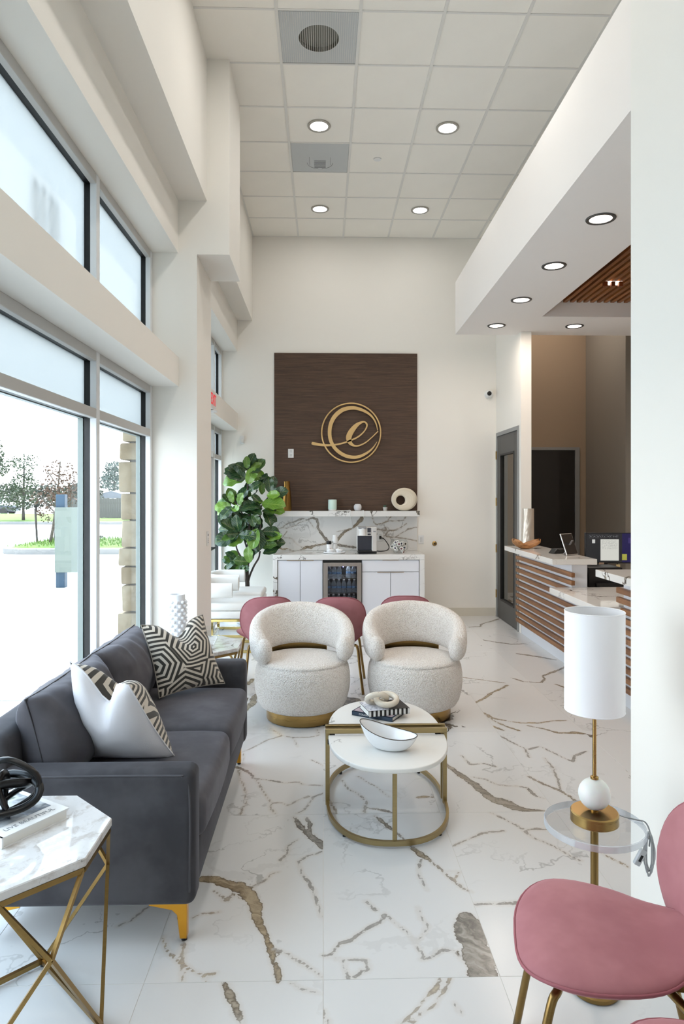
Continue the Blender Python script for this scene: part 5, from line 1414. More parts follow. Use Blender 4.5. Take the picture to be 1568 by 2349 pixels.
BM().lathe([(0.030, 0), (0.032, 0.004), (0.032, 0.1), (0.028, 0.105)], 24).build('canister_body', M['ceramic'], ja, SM); BM().lathe([(0.031, 0.104), (0.033, 0.108), (0.033, 0.142), (0.031, 0.146)], 24).build('lid', M['black'], ja, SM)
for nm, lab, x in (('sugar_bowl', 'small white bowl of sugar packets in front of the canister', 0.092), ('sugar_bowl', 'small white bowl of packets in front of the paper cups', 0.208)):
    r = thing(nm, lab, 'bowl', (x, 8.83, zt_), 0)
    BM().lathe([(0.025, 0), (0.03, 0.003), (0.046, 0.03), (0.05, 0.05), (0.047, 0.05), (0.04, 0.03), (0, 0.02)], 28).build('bowl_body', M['ceramic'], r, FS)
    random.seed(int(x * 1000))
    for k in range(6):
        BM().box(-0.012, 0.012, -0.002, 0.002, -0.02, 0.02, mat=T(random.uniform(-0.025, 0.025), random.uniform(-0.02, 0.02), 0.042) @ Rz(random.uniform(0, 3)) @ Rx(random.uniform(-0.7, 0.7))).build('packet', M['paper'] if k % 3 else plain('pink_packet', '#d9b9ba', 0.7), r)
cm = thing('coffee_machine', 'silver and black pod coffee machine on the coffee bar', 'coffee machine', (0.565, 8.88, ZC))
silver = plain('silver_plastic', '#d4d2ce', 0.35, 0.3); charc = plain('charcoal_panel', '#3b3d46', 0.3)
BM().box(-0.115, 0.125, -0.12, 0.14, 0.0, 0.03, 0.006, 2).build('machine_base', M['black'], cm)
BM().box(0.065, 0.125, -0.12, 0.14, 0.03, 0.345, 0.006, 2).build('water_tank', silver, cm); BM().box(-0.125, 0.066, 0.0, 0.14, 0.03, 0.345, 0.006, 2).build('machine_body', silver, cm)
BM().box(-0.118, 0.062, -0.004, 0.003, 0.04, 0.23, 0.002, 1).build('back_panel', charc, cm); BM().box(-0.12, 0.066, -0.12, 0.02, 0.228, 0.345, 0.006, 2).build('brew_head', silver, cm)
BM().lathe([(0.045, 0.236), (0.048, 0.24), (0.044, 0.29), (0.05, 0.3), (0.05, 0.335)], 24, -0.06, -0.115).build('pod_holder', M['plastic_white'], cm, SM)
BM().box(-0.115, -0.01, -0.165, -0.10, 0.322, 0.352, 0.01, 3).build('handle', M['greyplastic'], cm); BM().box(0.004, 0.05, -0.126, -0.119, 0.275, 0.335, 0.002, 1).build('display', charc, cm)
BM().box(0.006, 0.048, -0.126, -0.119, 0.24, 0.262, 0.002, 1).build('button_bar', charc, cm); BM().box(0.08, 0.112, -0.1225, -0.119, 0.28, 0.295).build('badge', M['greyplastic'], cm)
BM().box(-0.115, 0.06, -0.16, -0.01, 0.028, 0.042, 0.004, 1).build('drip_tray', M['black'], cm)
BM().tube(spline([(0.12, 0.10, 0.02), (0.2, 0.12, 0.01), (0.29, 0.13, 0.03), (0.31, 0.2, 0.08), (0.26, 0.31, 0.16), (0.215, 0.35, 0.18)], 7), 0.006, 8).build('power_cord', M['black'], cm, FS)
BM().box(0.195, 0.225, 0.33, 0.352, 0.165, 0.2, 0.004, 1).build('plug', M['black'], cm)
gb = thing('glass_bowl', 'round clear glass bowl full of coffee pods', 'bowl', (0.99, 8.86, ZC))
BM().lathe([(0.055, 0.0), (0.075, 0.006), (0.11, 0.05), (0.122, 0.095), (0.115, 0.145), (0.098, 0.18), (0.094, 0.18), (0.111, 0.145), (0.118, 0.095), (0.106, 0.052), (0.07, 0.012), (0, 0.01)], 40).build('bowl_body', M['glass_thin'], gb, FS)
pb = BM(); pb.lathe([(0.0165, 0), (0.018, 0.002), (0.0225, 0.038)], 16, cap1=False); np_ = len(pb.b.faces); pb.lathe([(0.0255, 0.038), (0.0255, 0.0395)], 16); n2_ = len(pb.b.faces); pb.lathe([(0.0135, 0.0396), (0.0135, 0.0402)], 14)
for i_, f_ in enumerate(pb.b.faces): f_.material_index = 0 if i_ < np_ else (1 if i_ < n2_ else 2)
pms = []
for cc in ('#3f3a55', '#6b3540', '#2f3b52', '#35322f'):
    me = bpy.data.meshes.new('coffee_pod'); pb.b.to_mesh(me)
    for m_ in (M['plastic_white'], M['paper'], plain('pod_foil', cc, 0.4)): me.materials.append(m_)
    pms.append(me)
pb.b.free(); random.seed(12)
for k in range(26):
    lay = 0 if k < 8 else (1 if k < 17 else 2)
    nn = (8, 9, 9)[lay]; kk = k - (0, 8, 17)[lay]
    rad = (0.052, 0.076, 0.066)[lay] * (0.35 if kk >= nn - 2 else 1.0); a = 2 * PI * kk / (nn - 2) + lay * 0.5 + (1.0 if kk >= nn - 2 else 0)
    o = link('coffee_pod', pms[k % 4], None); o.location = (0.99 + rad * math.cos(a), 8.86 + rad * math.sin(a), ZC + (0.036, 0.08, 0.124)[lay])
    o.rotation_euler = (PI / 2 + random.uniform(-0.6, 0.6), random.uniform(-0.5, 0.5), random.uniform(-0.9, 0.9))
    cn = ('purple', 'dark red', 'navy', 'charcoal')[k % 4]; tag(o, 'white coffee pod with %s foil lid in the glass bowl' % cn, 'coffee pod', '%s coffee pods in the glass bowl' % cn)

# --- fiddle-leaf tree
ft = thing('fiddle_leaf_tree', 'tall fiddle-leaf fig tree beside the coffee bar', 'tree', (-0.978, 8.82, 0))
def L(cx_, cy_, dy=0.0): return Vector(((cx_ - 590) * 0.000812, dy, 2.12 - (cy_ - 80) * 0.000812))
BM().lathe([(0.13, 0), (0.15, 0.02), (0.17, 0.30), (0.165, 0.32), (0.15, 0.32), (0.145, 0.28), (0, 0.28)], 32).build('planter', M['matte_ceramic'], ft, SM)
BM().lathe([(0.144, 0.279), (0.1, 0.29), (0, 0.295)], 24, cap0=False).build('soil', M['bark'], ft)
def branch(pts, r0, r1, nm='branch'):
    P = spline(pts, 6); n_ = len(P)
    P = [p + Vector((mnoise.noise(p * 9), mnoise.noise(p * 9 + Vector((5, 0, 0))), 0)) * 0.008 for p in P]
    BM().tube(P, [r0 + (r1 - r0) * i / (n_ - 1) for i in range(n_)], 9).build(nm, M['bark'], ft, FS)
branch([(0.0, 0, 0.28), L(592, 2250), L(585, 2050), L(580, 1830), L(600, 1650), L(598, 1480)], 0.034, 0.022, 'trunk')
branch([L(600, 2030), L(650, 1880), L(720, 1740), L(775, 1640), L(790, 1550)], 0.014, 0.010)
branch([L(590, 1600), L(660, 1470), L(690, 1380), L(680, 1200), L(680, 960)], 0.015, 0.008)
branch([L(600, 1480), L(615, 1250), L(625, 1060), L(600, 850), L(590, 500), L(600, 200)], 0.018, 0.007)
branch([L(660, 1500), L(760, 1330), L(795, 1150), L(790, 980), L(830, 800), L(960, 650)], 0.014, 0.007)
branch([L(560, 1820), L(500, 1660), L(440, 1560), L(410, 1430), L(440, 1250)], 0.013, 0.008)
branch([L(580, 1500), L(520, 1300), L(520, 1000), L(420, 800), L(340, 700)], 0.012, 0.006)
def leaf_mesh(w, h, bend, cup, seed):
    b = BM(); n_, m_ = 10, 6; rows = []
    random.seed(seed)
    for i in range(n_ + 1):
        v = i / n_
        hw = w / 2 * (math.sin(PI * min(1, v ** 0.8)) ** 0.65) * (0.62 + 0.55 * v) * (1 - 0.16 * math.exp(-((v - 0.42) / 0.12) ** 2))
        row = []
        for j in range(m_ + 1):
            u = 2 * j / m_ - 1
            x = hw * u
            z = cup * abs(x) + 0.008 * math.sin(v * 16 + seed) * abs(u) - bend * v * v
            row.append((x, h * v * (1 - 0.15 * bend), z))
        rows.append(row)
    vs = b.grid(rows); uvl = b.b.loops.layers.uv.new('UVMap'); idx = {}
    for i in range(n_ + 1):
        for j in range(m_ + 1): idx[vs[i][j]] = (j / m_, i / n_)
    for f in b.b.faces:
        for lp_ in f.loops: lp_[uvl].uv = idx[lp_.vert]
    me = bpy.data.meshes.new('leaf'); b.b.to_mesh(me); b.b.free(); me.materials.append(M['leaf'])
    me.polygons.foreach_set('use_smooth', [True] * len(me.polygons)); return me
LM = [leaf_mesh(0.13, 0.205, 0.05, 0.25, 1), leaf_mesh(0.145, 0.225, 0.02, 0.35, 2), leaf_mesh(0.11, 0.18, 0.08, 0.2, 3), leaf_mesh(0.12, 0.20, -0.02, 0.45, 4)]
LEAVES = [  # base x,y and tip x,y of each leaf as drawn on the tree's face, depth offset of base and tip
 (600,250,560,90,0,.02),(610,250,680,85,.05,.08),(640,260,770,130,.03,.02),(580,260,440,180,-.02,-.05),(570,400,290,250,-.03,-.10),(560,390,380,230,.0,-.06),(590,240,590,150,-.05,-.08),(620,300,700,300,-.06,-.08),
 (600,480,690,270,-.06,-.10),(570,380,270,440,.0,.02),(760,430,860,340,.0,.03),(800,490,870,380,.05,.06),(960,620,915,410,.02,.0),(965,640,1165,600,.0,-.05),(970,640,1130,800,-.02,-.08),(830,650,800,480,-.04,-.08),
 (620,590,760,470,-.05,-.12),(900,660,1010,650,-.03,-.08),(640,680,520,560,.03,.05),(660,700,740,630,.02,-.05),(810,800,720,680,-.03,-.1),(820,790,1120,800,-.04,-.12),(800,850,560,800,-.04,-.14),(840,820,1110,930,.0,.03),
 (430,800,540,560,.0,-.02),(460,820,500,690,-.04,-.1),(360,780,300,620,.0,-.03),(340,790,240,700,.02,.02),(330,820,110,850,.0,-.02),(300,830,180,780,.05,.08),(350,840,180,990,-.04,-.1),(370,830,430,880,-.05,-.12),(310,850,110,920,.06,.08),
 (560,900,440,890,-.05,-.1),(580,880,540,760,.0,-.04),(600,960,490,1050,.02,-.04),(640,960,680,1080,.0,-.06),(620,900,760,930,-.05,-.1),(680,960,710,1000,-.03,-.05),(820,900,980,960,.0,-.03),(860,910,970,1080,.02,-.05),(420,1010,240,970,.0,.02),(480,980,340,900,.05,.06),
 (460,1240,210,1110,-.04,-.12),(460,1240,420,1040,-.04,-.12),(470,1240,540,1080,-.02,-.06),(450,1250,170,1250,.02,.04),(460,1260,300,1270,-.06,-.14),(460,1280,680,1290,-.05,-.13),(450,1290,110,1390,-.02,-.05),(470,1300,700,1210,.0,-.03),(440,1300,250,1370,-.06,-.14),(540,1340,320,1400,.0,-.04),
 (700,1060,540,1110,.0,.03),(700,1130,500,1050,.05,.07),(740,1180,700,1470,-.05,-.12),(760,1190,800,1450,-.04,-.1),(820,1240,1030,1240,.0,.03),(820,1340,960,1310,.0,.02),(840,1370,1095,1330,.02,.02),(810,1480,1000,1420,-.03,-.08),(960,1430,1060,1420,.03,.04),(800,1500,640,1560,-.03,-.06),(830,1580,1030,1555,.0,.0),
 (630,1730,600,1530,-.03,-.08),(620,1720,440,1690,-.02,-.06),(600,1740,390,1830,-.03,-.1),(480,1780,560,1820,-.03,-.08),(410,1690,330,1610,.0,.0),(400,1710,260,1690,.03,.05),(400,1730,250,1780,-.03,-.06),(430,1790,360,1800,.0,.0),(640,1730,520,1740,.02,.03),(800,1210,760,1060,.04,.05)]
random.seed(21)
LEAVES += [(q[0] + random.uniform(-40, 40), q[1] + random.uniform(-50, 50), q[2] + random.uniform(-90, 90), q[3] + random.uniform(-90, 90), q[4] + 0.07, q[5] + 0.10) for q in LEAVES[::2]]
for k, (bx_, by_, tx_, ty_, d0, d1) in enumerate(LEAVES):
    A_, B_ = L(bx_, by_, d0), L(tx_, ty_, d1)
    yv = (B_ - A_); ln = yv.length; yv.normalize()
    face = Vector((random.uniform(-0.5, 0.5), -0.75, random.uniform(0.15, 0.9)))
    zv = (face - yv * face.dot(yv)).normalized(); xv = yv.cross(zv)
    o = link('leaf', LM[k % 4], None, ft)
    s_ = max(0.85, min(1.45, ln / 0.165))
    m4 = Matrix((xv, yv, zv)).transposed().to_4x4(); m4.translation = A_
    o.matrix_local = m4 @ Matrix.Diagonal((s_ * 1.18, s_, s_, 1))
# ------------------------------------------------------------ ceiling fixtures
def downlight(label, x, y, z, mat, power, trim, col, group, R=0.085):
    r = thing('downlight', label, 'light', (x, y, z), 0, group)
    BM().lathe([(R, -0.006), (R + 0.022, -0.008), (R + 0.026, -0.002), (R + 0.024, 0.004), (R, 0.004)], 40, cap0=False, cap1=False).build('trim_ring', trim, r, SM)
    BM().lathe([(R, -0.003), (0.0, -0.0028)], 36, cap0=False).build('lens', mat, r)
    lamp('AREA', (0, 0, -0.012), power, R * 1.8, col, parent=r)
    return r
trimg = plain('grey_trim', '#a9a49b', 0.5); trimd = plain('dark_trim', '#4a4744', 0.5)
for lab, x, y in (('round ceiling downlight with grey trim beside the large vent, sofa side', -0.04, 6.465), ('round ceiling downlight with grey trim beside the bulkhead, in line with the louvred vent', 1.185, 6.465), ('round ceiling downlight with grey trim above the brown panel', -0.04, 8.34), ('round ceiling downlight with grey trim near the back wall, bulkhead side', 1.19, 8.34)):
    downlight(lab, x, y, CEIL - 0.001, M['lamp_white'], 4, trimg, (1, 0.97, 0.93), 'ceiling downlights')
for k, (lab, x, y) in enumerate((('soffit downlight over the desk, first from the white wall', 1.963, 4.763), ('soffit downlight over the desk, second from the white wall', 1.968, 5.754), ('soffit downlight over the desk, third from the white wall', 1.984, 6.767), ('soffit downlight at the end of the row, before the grey door', 1.999, 7.804), ('soffit downlight between the slatted tray and the corridor', 2.907, 7.80))):
    downlight(lab, x, y, SZ - 0.001, M['lamp_warm'], 7.5, trimd, (1, 0.87, 0.76), 'soffit downlights', 0.078)
downlight('added unseen ceiling downlight brightening the corridor behind the desk', 3.5, 10.3, CEIL + 0.046, M['lamp_warm'], 26, trimd, (1, 0.87, 0.76), 'added corridor downlights', 0.078)  # out of view, added to lift the dark corridor walls
downlight('added unseen soffit downlight over the work desk beyond the slatted tray', 5.6, 6.2, SZ - 0.001, M['lamp_warm'], 30, trimd, (1, 0.87, 0.76), 'soffit downlights', 0.078)  # unseen lamp added to brighten the reception interior
for lab, x, y in (('added unseen round ceiling downlight above the coffee tables, sofa side', -0.04, 4.60), ('added unseen round ceiling downlight above the coffee tables, bulkhead side', 1.185, 4.60), ('added unseen round ceiling downlight above the sofa', -0.04, 2.73), ('added unseen round ceiling downlight closest to the front wall', -0.04, 0.87)):  # out-of-view lights continuing the grid, added to brighten the floor
    downlight(lab, x, y, CEIL - 0.001, M['lamp_white'], 9, trimg, (1, 0.97, 0.93), 'ceiling downlights')
# perforated air vents
def vent(label, j, style):
    x0, y0 = cx[1], cy[j + 1]
    r = thing('ceiling_vent', label, 'vent', (x0 + 0.306, y0 + 0.31, CEIL), 0, 'ceiling vents')
    if style == 0:
        b = BM(); sq = lambda a: 0.294 / max(abs(math.cos(a)), abs(math.sin(a)))
        rows = [[((0.155 * f_ + sq(a) * (1 - f_)) * math.cos(a), (0.155 * f_ + sq(a) * (1 - f_)) * math.sin(a), 0.004) for a in [2 * PI * k / 48 for k in range(48)]] for f_ in (0.0, 0.5, 1.0)]
        b.grid(rows, closed_u=True); b.build('perforated_face', M['vent'], r)
        BM().lathe([(0.155, 0.004), (0.155, 0.04), (0.14, 0.045), (0, 0.045)], 40, cap0=False).build('duct_collar', plain('duct_dark', '#7b7b72', 0.7), r, SM)
        g_ = BM()
        for k in range(36): g_.box(-0.287 + k * 0.0163, -0.2845 + k * 0.0163, -0.29, 0.29, 0.001, 0.004)
        g_.build('face_wires', M['tbar'], r)
    else:
        BM().box(-0.292, 0.292, -0.295, 0.295, 0.003, 0.01).build('perforated_face', M['vent'], r)
        for k in range(6): BM().box(-0.06, 0.06, 0.05 + k * 0.028, 0.062 + k * 0.028, 0.0005, 0.004).build('louvre', M['greyplastic'], r)
        for s_ in (-1, 1):
            BM().tube([(s_ * 0.135 * math.cos(a), 0.10 + 0.13 * math.sin(a), 0.003) for a in [PI * k / 24 * 0.9 for k in range(13)]], 0.003, 5).build('damper_edge', M['greyplastic'], r)
            BM().box(s_ * 0.11 - 0.002, s_ * 0.11 + 0.002, -0.02, 0.14, 0.0005, 0.004).build('damper_edge', M['greyplastic'], r)
    return r
vent('perforated ceiling vent showing a round dark duct', 6, 0)
vent('perforated ceiling vent showing small louvres', 3, 1)
sp0 = thing('sprinkler_cover', 'small round white sprinkler cover on a ceiling panel', 'sprinkler', (0.565, 7.095, CEIL + 0.006))
BM().lathe([(0.04, -0.008), (0.042, -0.002), (0.036, 0.0)], 28).build('cover_disc', M['plastic_white'], sp0, SM)
# spot cluster between the ceiling slats
sl = thing('spot_cluster', 'white plate with small copper spot heads between the wooden ceiling slats', 'light', (2.86, 6.70, 3.76))
BM().box(-0.06, 0.10, -0.05, 0.05, 0.0, 0.012, 0.002, 1).build('mounting_plate', M['lamp_warm'], sl)
for k, x in enumerate((-0.075, 0.0, 0.075)):
    BM().box(x - 0.02, x + 0.02, -0.07, -0.03, -0.045, 0.0, 0.003, 1).build('spot_head', plain('copper_head', '#8a4e2c', 0.35, 0.7), sl)

# ------------------------------------------------------------ doors
d1 = bpy.data.objects.new('door_1', None); COL.objects.link(d1); struct(d1)
xf = 2.352
for a, c, z0, z1 in ((8.155, 8.205, 0, 2.495), (9.165, 9.215, 0, 2.495)):
    BM().box(xf, 2.50, a, c, z0, z1, 0.002, 1).build('door_jamb', M['door_frame'], d1)
BM().box(xf, 2.50, 8.205, 9.165, 2.445, 2.495, 0.002, 1).build('door_head', M['door_frame'], d1)
xa, xb = 2.362, 2.405
for a, c in ((8.21, 8.36), (9.02, 9.16)):
    BM().box(xa, xb, a, c, 0.008, 2.44, 0.002, 1).build('door_stile', M['door_grey'], d1)
for z0, z1 in ((0.008, 0.25), (2.20, 2.44)):
    BM().box(xa, xb, 8.36, 9.02, z0, z1, 0.002, 1).build('door_rail', M['door_grey'], d1)
for (a, c, z0, z1) in ((8.36, 8.385, 0.25, 2.20), (8.995, 9.02, 0.25, 2.20), (8.385, 8.995, 0.25, 0.275), (8.385, 8.995, 2.175, 2.20)):
    BM().box(xa - 0.006, xb + 0.006, a, c, z0, z1, 0.002, 1).build('glazing_bead', M['black'], d1)
BM().box(2.382, 2.388, 8.385, 8.995, 0.275, 2.175).build('door_pane', M['glass_door'], d1)
for z in (0.32, 0.93, 1.56, 2.19):
    BM().tube([(2.345, 9.168, z - 0.055), (2.345, 9.168, z + 0.055)], 0.009, 10).build('hinge', M['brass'], d1, SM)
d2 = bpy.data.objects.new('door_2', None); COL.objects.link(d2); struct(d2)
BM().box(3.36, 4.255, 11.40, 11.44, 0.01, 2.41, 0.002, 1).build('door_leaf', M['door_black'], d2)
for x0, x1, z0, z1 in ((3.32, 3.36, 0, 2.46), (4.258, 4.335, 0, 2.46), (3.36, 4.258, 2.41, 2.46)):
    BM().box(x0, x1, 11.385, 11.5, z0, z1, 0.003, 1).build('door_jamb', M['door_frame'], d2)

# ------------------------------------------------------------ reception desk
dk = thing('reception_desk', 'white reception desk faced with horizontal walnut slats', 'desk', (2.44, 6.0, 0))
DX, DY = 2.44, 6.0
def D(b, name, mat, parent=dk, smooth=None):
    bmesh.ops.translate(b.b, vec=(-DX, -DY, 0), verts=b.b.verts); return b.build(name, mat, parent, smooth)
deskw = plain('desk_white_laminate', '#dfe1e6', 0.4)
D(BM().box(2.367, 2.515, 6.42, 8.07, 0, 0.995), 'desk_body', deskw)
D(BM().box(2.367, 2.515, 5.30, 6.42, 0, 0.718), 'desk_body', deskw)
D(BM().box(2.367, 2.515, 3.70, 5.30, 0, 1.008), 'desk_body', deskw)
for k in range(11):
    zt = 0.92 - 0.0752 * k
    spans = ((6.335, 8.19), (3.70, 5.36)) if k < 3 else ((3.70, 8.19),)
    for (a, c) in spans:
        # boards butt-jointed along the run
        cuts = [a] + [q for q in (4.9 + 0.13 * (k % 3), 6.9 - 0.2 * (k % 4)) if a + 0.3 < q < c - 0.3] + [c]
        for q in range(len(cuts) - 1):
            D(BM().box(2.332, 2.366, cuts[q] + 0.0008, cuts[q + 1] - 0.0008, zt - 0.043, zt, 0.002, 1), 'slat', M['walnut'])
tag(BM().box(2.15, 2.575, 6.33, 8.02, 0.998, 1.05, 0.002, 1).build('counter_slab', M['desk_stone']), 'raised marble counter slab of the desk beside the grey door', 'countertop')
tag(BM().box(2.15, 3.15, 5.28, 6.415, 0.72, 0.775, 0.002, 1).build('counter_slab', M['desk_stone']), 'low marble counter slab in the middle of the desk', 'countertop')
tag(BM().box(2.15, 2.575, 3.70, 5.32, 1.01, 1.065, 0.002, 1).build('counter_slab', M['desk_stone']), 'raised marble counter slab of the desk beside the white wall', 'countertop')
wd_ = thing('work_desk', 'work surface behind the reception desk under the monitor', 'desk', (3.0, 7.2, 0))
BM().box(-0.42, 0.7, -0.75, 0.85, 0.70, 0.74).build('desk_top', M['desk_stone'], wd_)
for x in (-0.38, 0.66):
    BM().box(x - 0.02, x + 0.02, -0.7, 0.8, 0, 0.70).build('desk_panel', deskw, wd_)
# vase on the counter
vs_ = thing('ribbed_vase', 'pearly silver vase with fan ridges on the reception counter', 'vase', (2.405, 7.93, 1.05))
b = BM(); rows = []
for i in range(25):
    z = 0.445 * i / 24; row = []
    for k in range(48):
        a = 2 * PI * k / 48
        fan = math.sin(14 * math.atan2(z - 0.22, a - 4.3 if abs(a - 4.3) > 1e-3 else 1e-3)) * 0.5 + 0.5
        rr = 0.066 + 0.006 * fan + 0.004 * math.cos(2 * PI * z / 0.9)
        row.append((rr * math.cos(a), rr * math.sin(a) * 0.9, z))
    rows.append(row)
for z, rr in ((0.445, 0.066), (0.05, 0.058)): rows.append([(rr * math.cos(2 * PI * k / 48), rr * math.sin(2 * PI * k / 48) * 0.9, z) for k in range(48)])
v_ = b.grid(rows, closed_u=True); b.cap(v_[0], True); b.cap(v_[-1]); b.build('vase_body', M['silver'], vs_, 1.0)
wb_ = thing('wooden_bowl', 'curved teak root bowl on the reception counter', 'bowl', (2.29, 7.60, 1.05), math.radians(25))
b = BM(); rows = []
for i in range(21):
    u = 2 * i / 20 - 1; row = []
    w_ = 0.075 * (1 - u ** 4) ** 0.5 * (1 + 0.15 * math.sin(5 * u)) + 0.008; zc = 0.004 + 0.075 * abs(u) ** 1.8 + 0.01 * math.sin(4 * u)
    for k in range(16):
        a = 2 * PI * k / 16
        row.append((0.185 * u, w_ * math.cos(a), max(0.0, zc + (0.024 * math.sin(a) if math.sin(a) < 0 else -0.012 * math.sin(a) + 0.02 * (abs(math.cos(a)) ** 2)) + 0.018)))
    rows.append(row)
v_ = b.grid(rows, closed_u=True); b.cap(v_[0], True); b.cap(v_[-1]); b.build('bowl_body', M['driftwood'], wb_, FS)
cr_ = thing('card_terminal', 'small black card terminal on the reception counter', 'terminal', (2.425, 6.98, 1.05), math.radians(20))
BM().prism([(-0.09, 0.0), (0.09, 0.0), (0.09, 0.045), (-0.04, 0.05)], -0.045, 0.045, 0.008, 2, mat=Rx(PI / 2)).build('terminal_body', M['blackplastic'], cr_)
BM().box(-0.03, 0.07, -0.03, 0.03, 0.046, 0.052, 0.002, 1).build('keypad', M['black'], cr_)
tb = thing('tablet', 'silver tablet standing tilted at the end of the reception counter', 'tablet', (2.49, 6.74, 1.05), math.radians(38))
mt = T(0, 0, 0.003) @ Rx(-0.35)
BM().box(-0.10, 0.10, -0.006, 0.006, 0.0, 0.225, 0.004, 2, mat=mt).build('tablet_frame', M['chrome'] if False else plain('tablet_silver', '#d5d3d0', 0.35, 0.6), tb)
BM().box(-0.092, 0.092, -0.008, -0.0055, 0.008, 0.217, mat=mt).build('tablet_screen', plain('dark_glass', '#2a2829', 0.08), tb)
BM().box(-0.092, 0.092, 0.0055, 0.008, 0.008, 0.217, mat=mt).build('tablet_back', plain('dark_glass_back', '#4b4644', 0.1), tb)
BM().bar((0, 0.0, 0.15), (0, 0.09, 0.006), 0.03, 0.006).build('stand', M['greyplastic'], tb)
mo = thing('monitor', 'black widescreen monitor showing a document behind the desk', 'monitor', (3.05, 7.02, 0.74), math.radians(-4))
BM().box(-0.315, 0.315, -0.012, 0.03, 0.20, 0.52, 0.005, 2).build('bezel', M['blackplastic'], mo)
BM().box(-0.308, 0.308, -0.0145, -0.011, 0.212, 0.513).build('screen', M['screen'], mo)
BM().box(-0.035, 0.035, 0.015, 0.035, 0.0, 0.32, 0.003, 1, mat=T(-0.10, 0.03, 0)).build('stand_neck', M['blackplastic'], mo); BM().box(-0.2, 0.05, -0.06, 0.14, 0.0, 0.012, 0.003, 1).build('stand_foot', M['blackplastic'], mo)
for col_, x, z, w_, lab in (('#d6dc3c', -0.225, 0.185, 0.03, 'a'), ('#e3cf9a', 0.02, 0.16, 0.02, 'b'), ('#d9e06a', 0.085, 0.27, 0.025, 'c'), ('#c3a892', -0.15, 0.18, 0.025, 'd')):
    BM().box(x - w_, x + w_, -0.0175, -0.0155, z - 0.035, z + 0.03).build('sticky_note', plain('note_paper_' + col_[1:], col_, 0.8), mo)
BM().tube(spline([(0.03, 0.04, 0.21), (0.06, 0.06, 0.1), (0.03, 0.08, 0.02), (-0.02, 0.06, 0.1)], 6), 0.005, 6).build('cable', M['black'], mo, FS)
pr = thing('printer', 'black desktop printer beside the low counter', 'printer', (2.83, 6.78, 0.74))
BM().box(-0.22, 0.12, -0.16, 0.16, 0.0, 0.20, 0.015, 2).build('printer_body', M['blackplastic'], pr, SM); BM().box(-0.16, 0.14, -0.21, -0.13, 0.0, 0.05, 0.01, 2).build('paper_tray', M['blackplastic'], pr, SM)
pf = thing('pink_folder', 'pink paper folder lying on the low counter', 'folder', (2.86, 6.15, 0.775), 0.2)
BM().box(-0.11, 0.11, -0.09, 0.09, 0, 0.012, 0.002, 1).build('folder_cover', plain('pink_card', '#b0607a', 0.6), pf)

# ------------------------------------------------------------ outside
gr = BM().box(-60, XW - 0.02, -20, 120, -0.35, -0.13).build('ground', M['concrete']); struct(gr)
BM().box(XW - 0.02, 12, -30, -3.26, -0.13, -0.02).build('forecourt', M['concrete'], gr)
SLAB = BM().box(0.006, 2.994, 0.006, 2.994, -0.13, -0.02, 0.004, 1).mesh('paving_slab'); SLAB.materials.append(M['concrete'])
for i in range(4):
    for j in range(-2, 7):
        link('paving_slab', SLAB, None, gr, None, (-1.53 - 3 * (i + 1), j * 3.0, 0))
BM().box(-60, -13.53, -20, 120, -0.13, -0.02).build('asphalt', M['concrete'], gr)
BM().box(-13.53, -1.53, 21, 120, -0.13, -0.02).build('asphalt', M['concrete'], gr)
mat_ = tag(BM().box(-2.75, -1.75, 5.6, 7.2, -0.02, -0.008, 0.003, 1).build('door_mat', plain('pale_mat', '#b9b6ae', 0.9, var=0.2, vs=140)), 'pale textured door mat outside the entrance', 'mat')
def kerb_island(label, x0, x1, y0, y1, glabel):
    kb_ = BM(); rr = min(0.9, (y1 - y0) / 2 - 0.05)
    def loop_(ins, z):
        out = []
        for (cx_, cy_, a0) in ((x1 - rr, y1 - rr, 0), (x0 + rr, y1 - rr, 1), (x0 + rr, y0 + rr, 2), (x1 - rr, y0 + rr, 3)):
            for q in range(7):
                a = (a0 + q / 6) * PI / 2; out.append((cx_ + (rr - ins) * math.cos(a), cy_ + (rr - ins) * math.sin(a), z))
        return out
    kb_.grid([loop_(0, -0.02), loop_(0, 0.12), loop_(0.03, 0.15), loop_(0.17, 0.15), loop_(0.2, 0.12), loop_(0.2, -0.02)], closed_u=True, closed_v=True)
    tag(kb_.build('kerb', M['curb'], None, SM), label, 'kerb')
    lw_ = BM(); v_ = lw_.grid([loop_(0.205, -0.02), loop_(0.205, 0.12), loop_(0.4, 0.19)], closed_u=True); lw_.cap(v_[0], True); lw_.cap(v_[-1])
    tag(lw_.build('lawn', M['grass'], None, SM), glabel, 'grass')
kerb_island('concrete kerb around the narrow island behind the sign', -9.3, -3.6, 19.3, 23.6, 'grass on the narrow kerbed island behind the sign')
kerb_island('long concrete kerb across the far side of the car park', -40, 2, 38.6, 54, 'wide sunny lawn beyond the car park')
kerb_island('short rounded kerb beside the far trees', -22, -15.2, 27.5, 31.0, 'small grass patch inside the short rounded kerb')
random.seed(4)
gb_ = BM()
for k in range(1500):
    x, y = random.uniform(-9.0, -3.8), random.uniform(19.5, 23.4)
    h = random.uniform(0.06, 0.16); a = random.uniform(0, 6.28); dx, dy = 0.014 * math.cos(a), 0.014 * math.sin(a)
    p = [gb_.b.verts.new(q) for q in ((x - dx, y - dy, 0.19), (x + dx, y + dy, 0.19), (x + random.uniform(-.05, .05), y + random.uniform(-.05, .05), 0.19 + h))]
    gb_.b.faces.new(p)
go = gb_.build('grass_blades', M['blade']); tag(go, 'loose blades of grass growing on the kerbed island', 'grass'); go['kind'] = 'stuff'
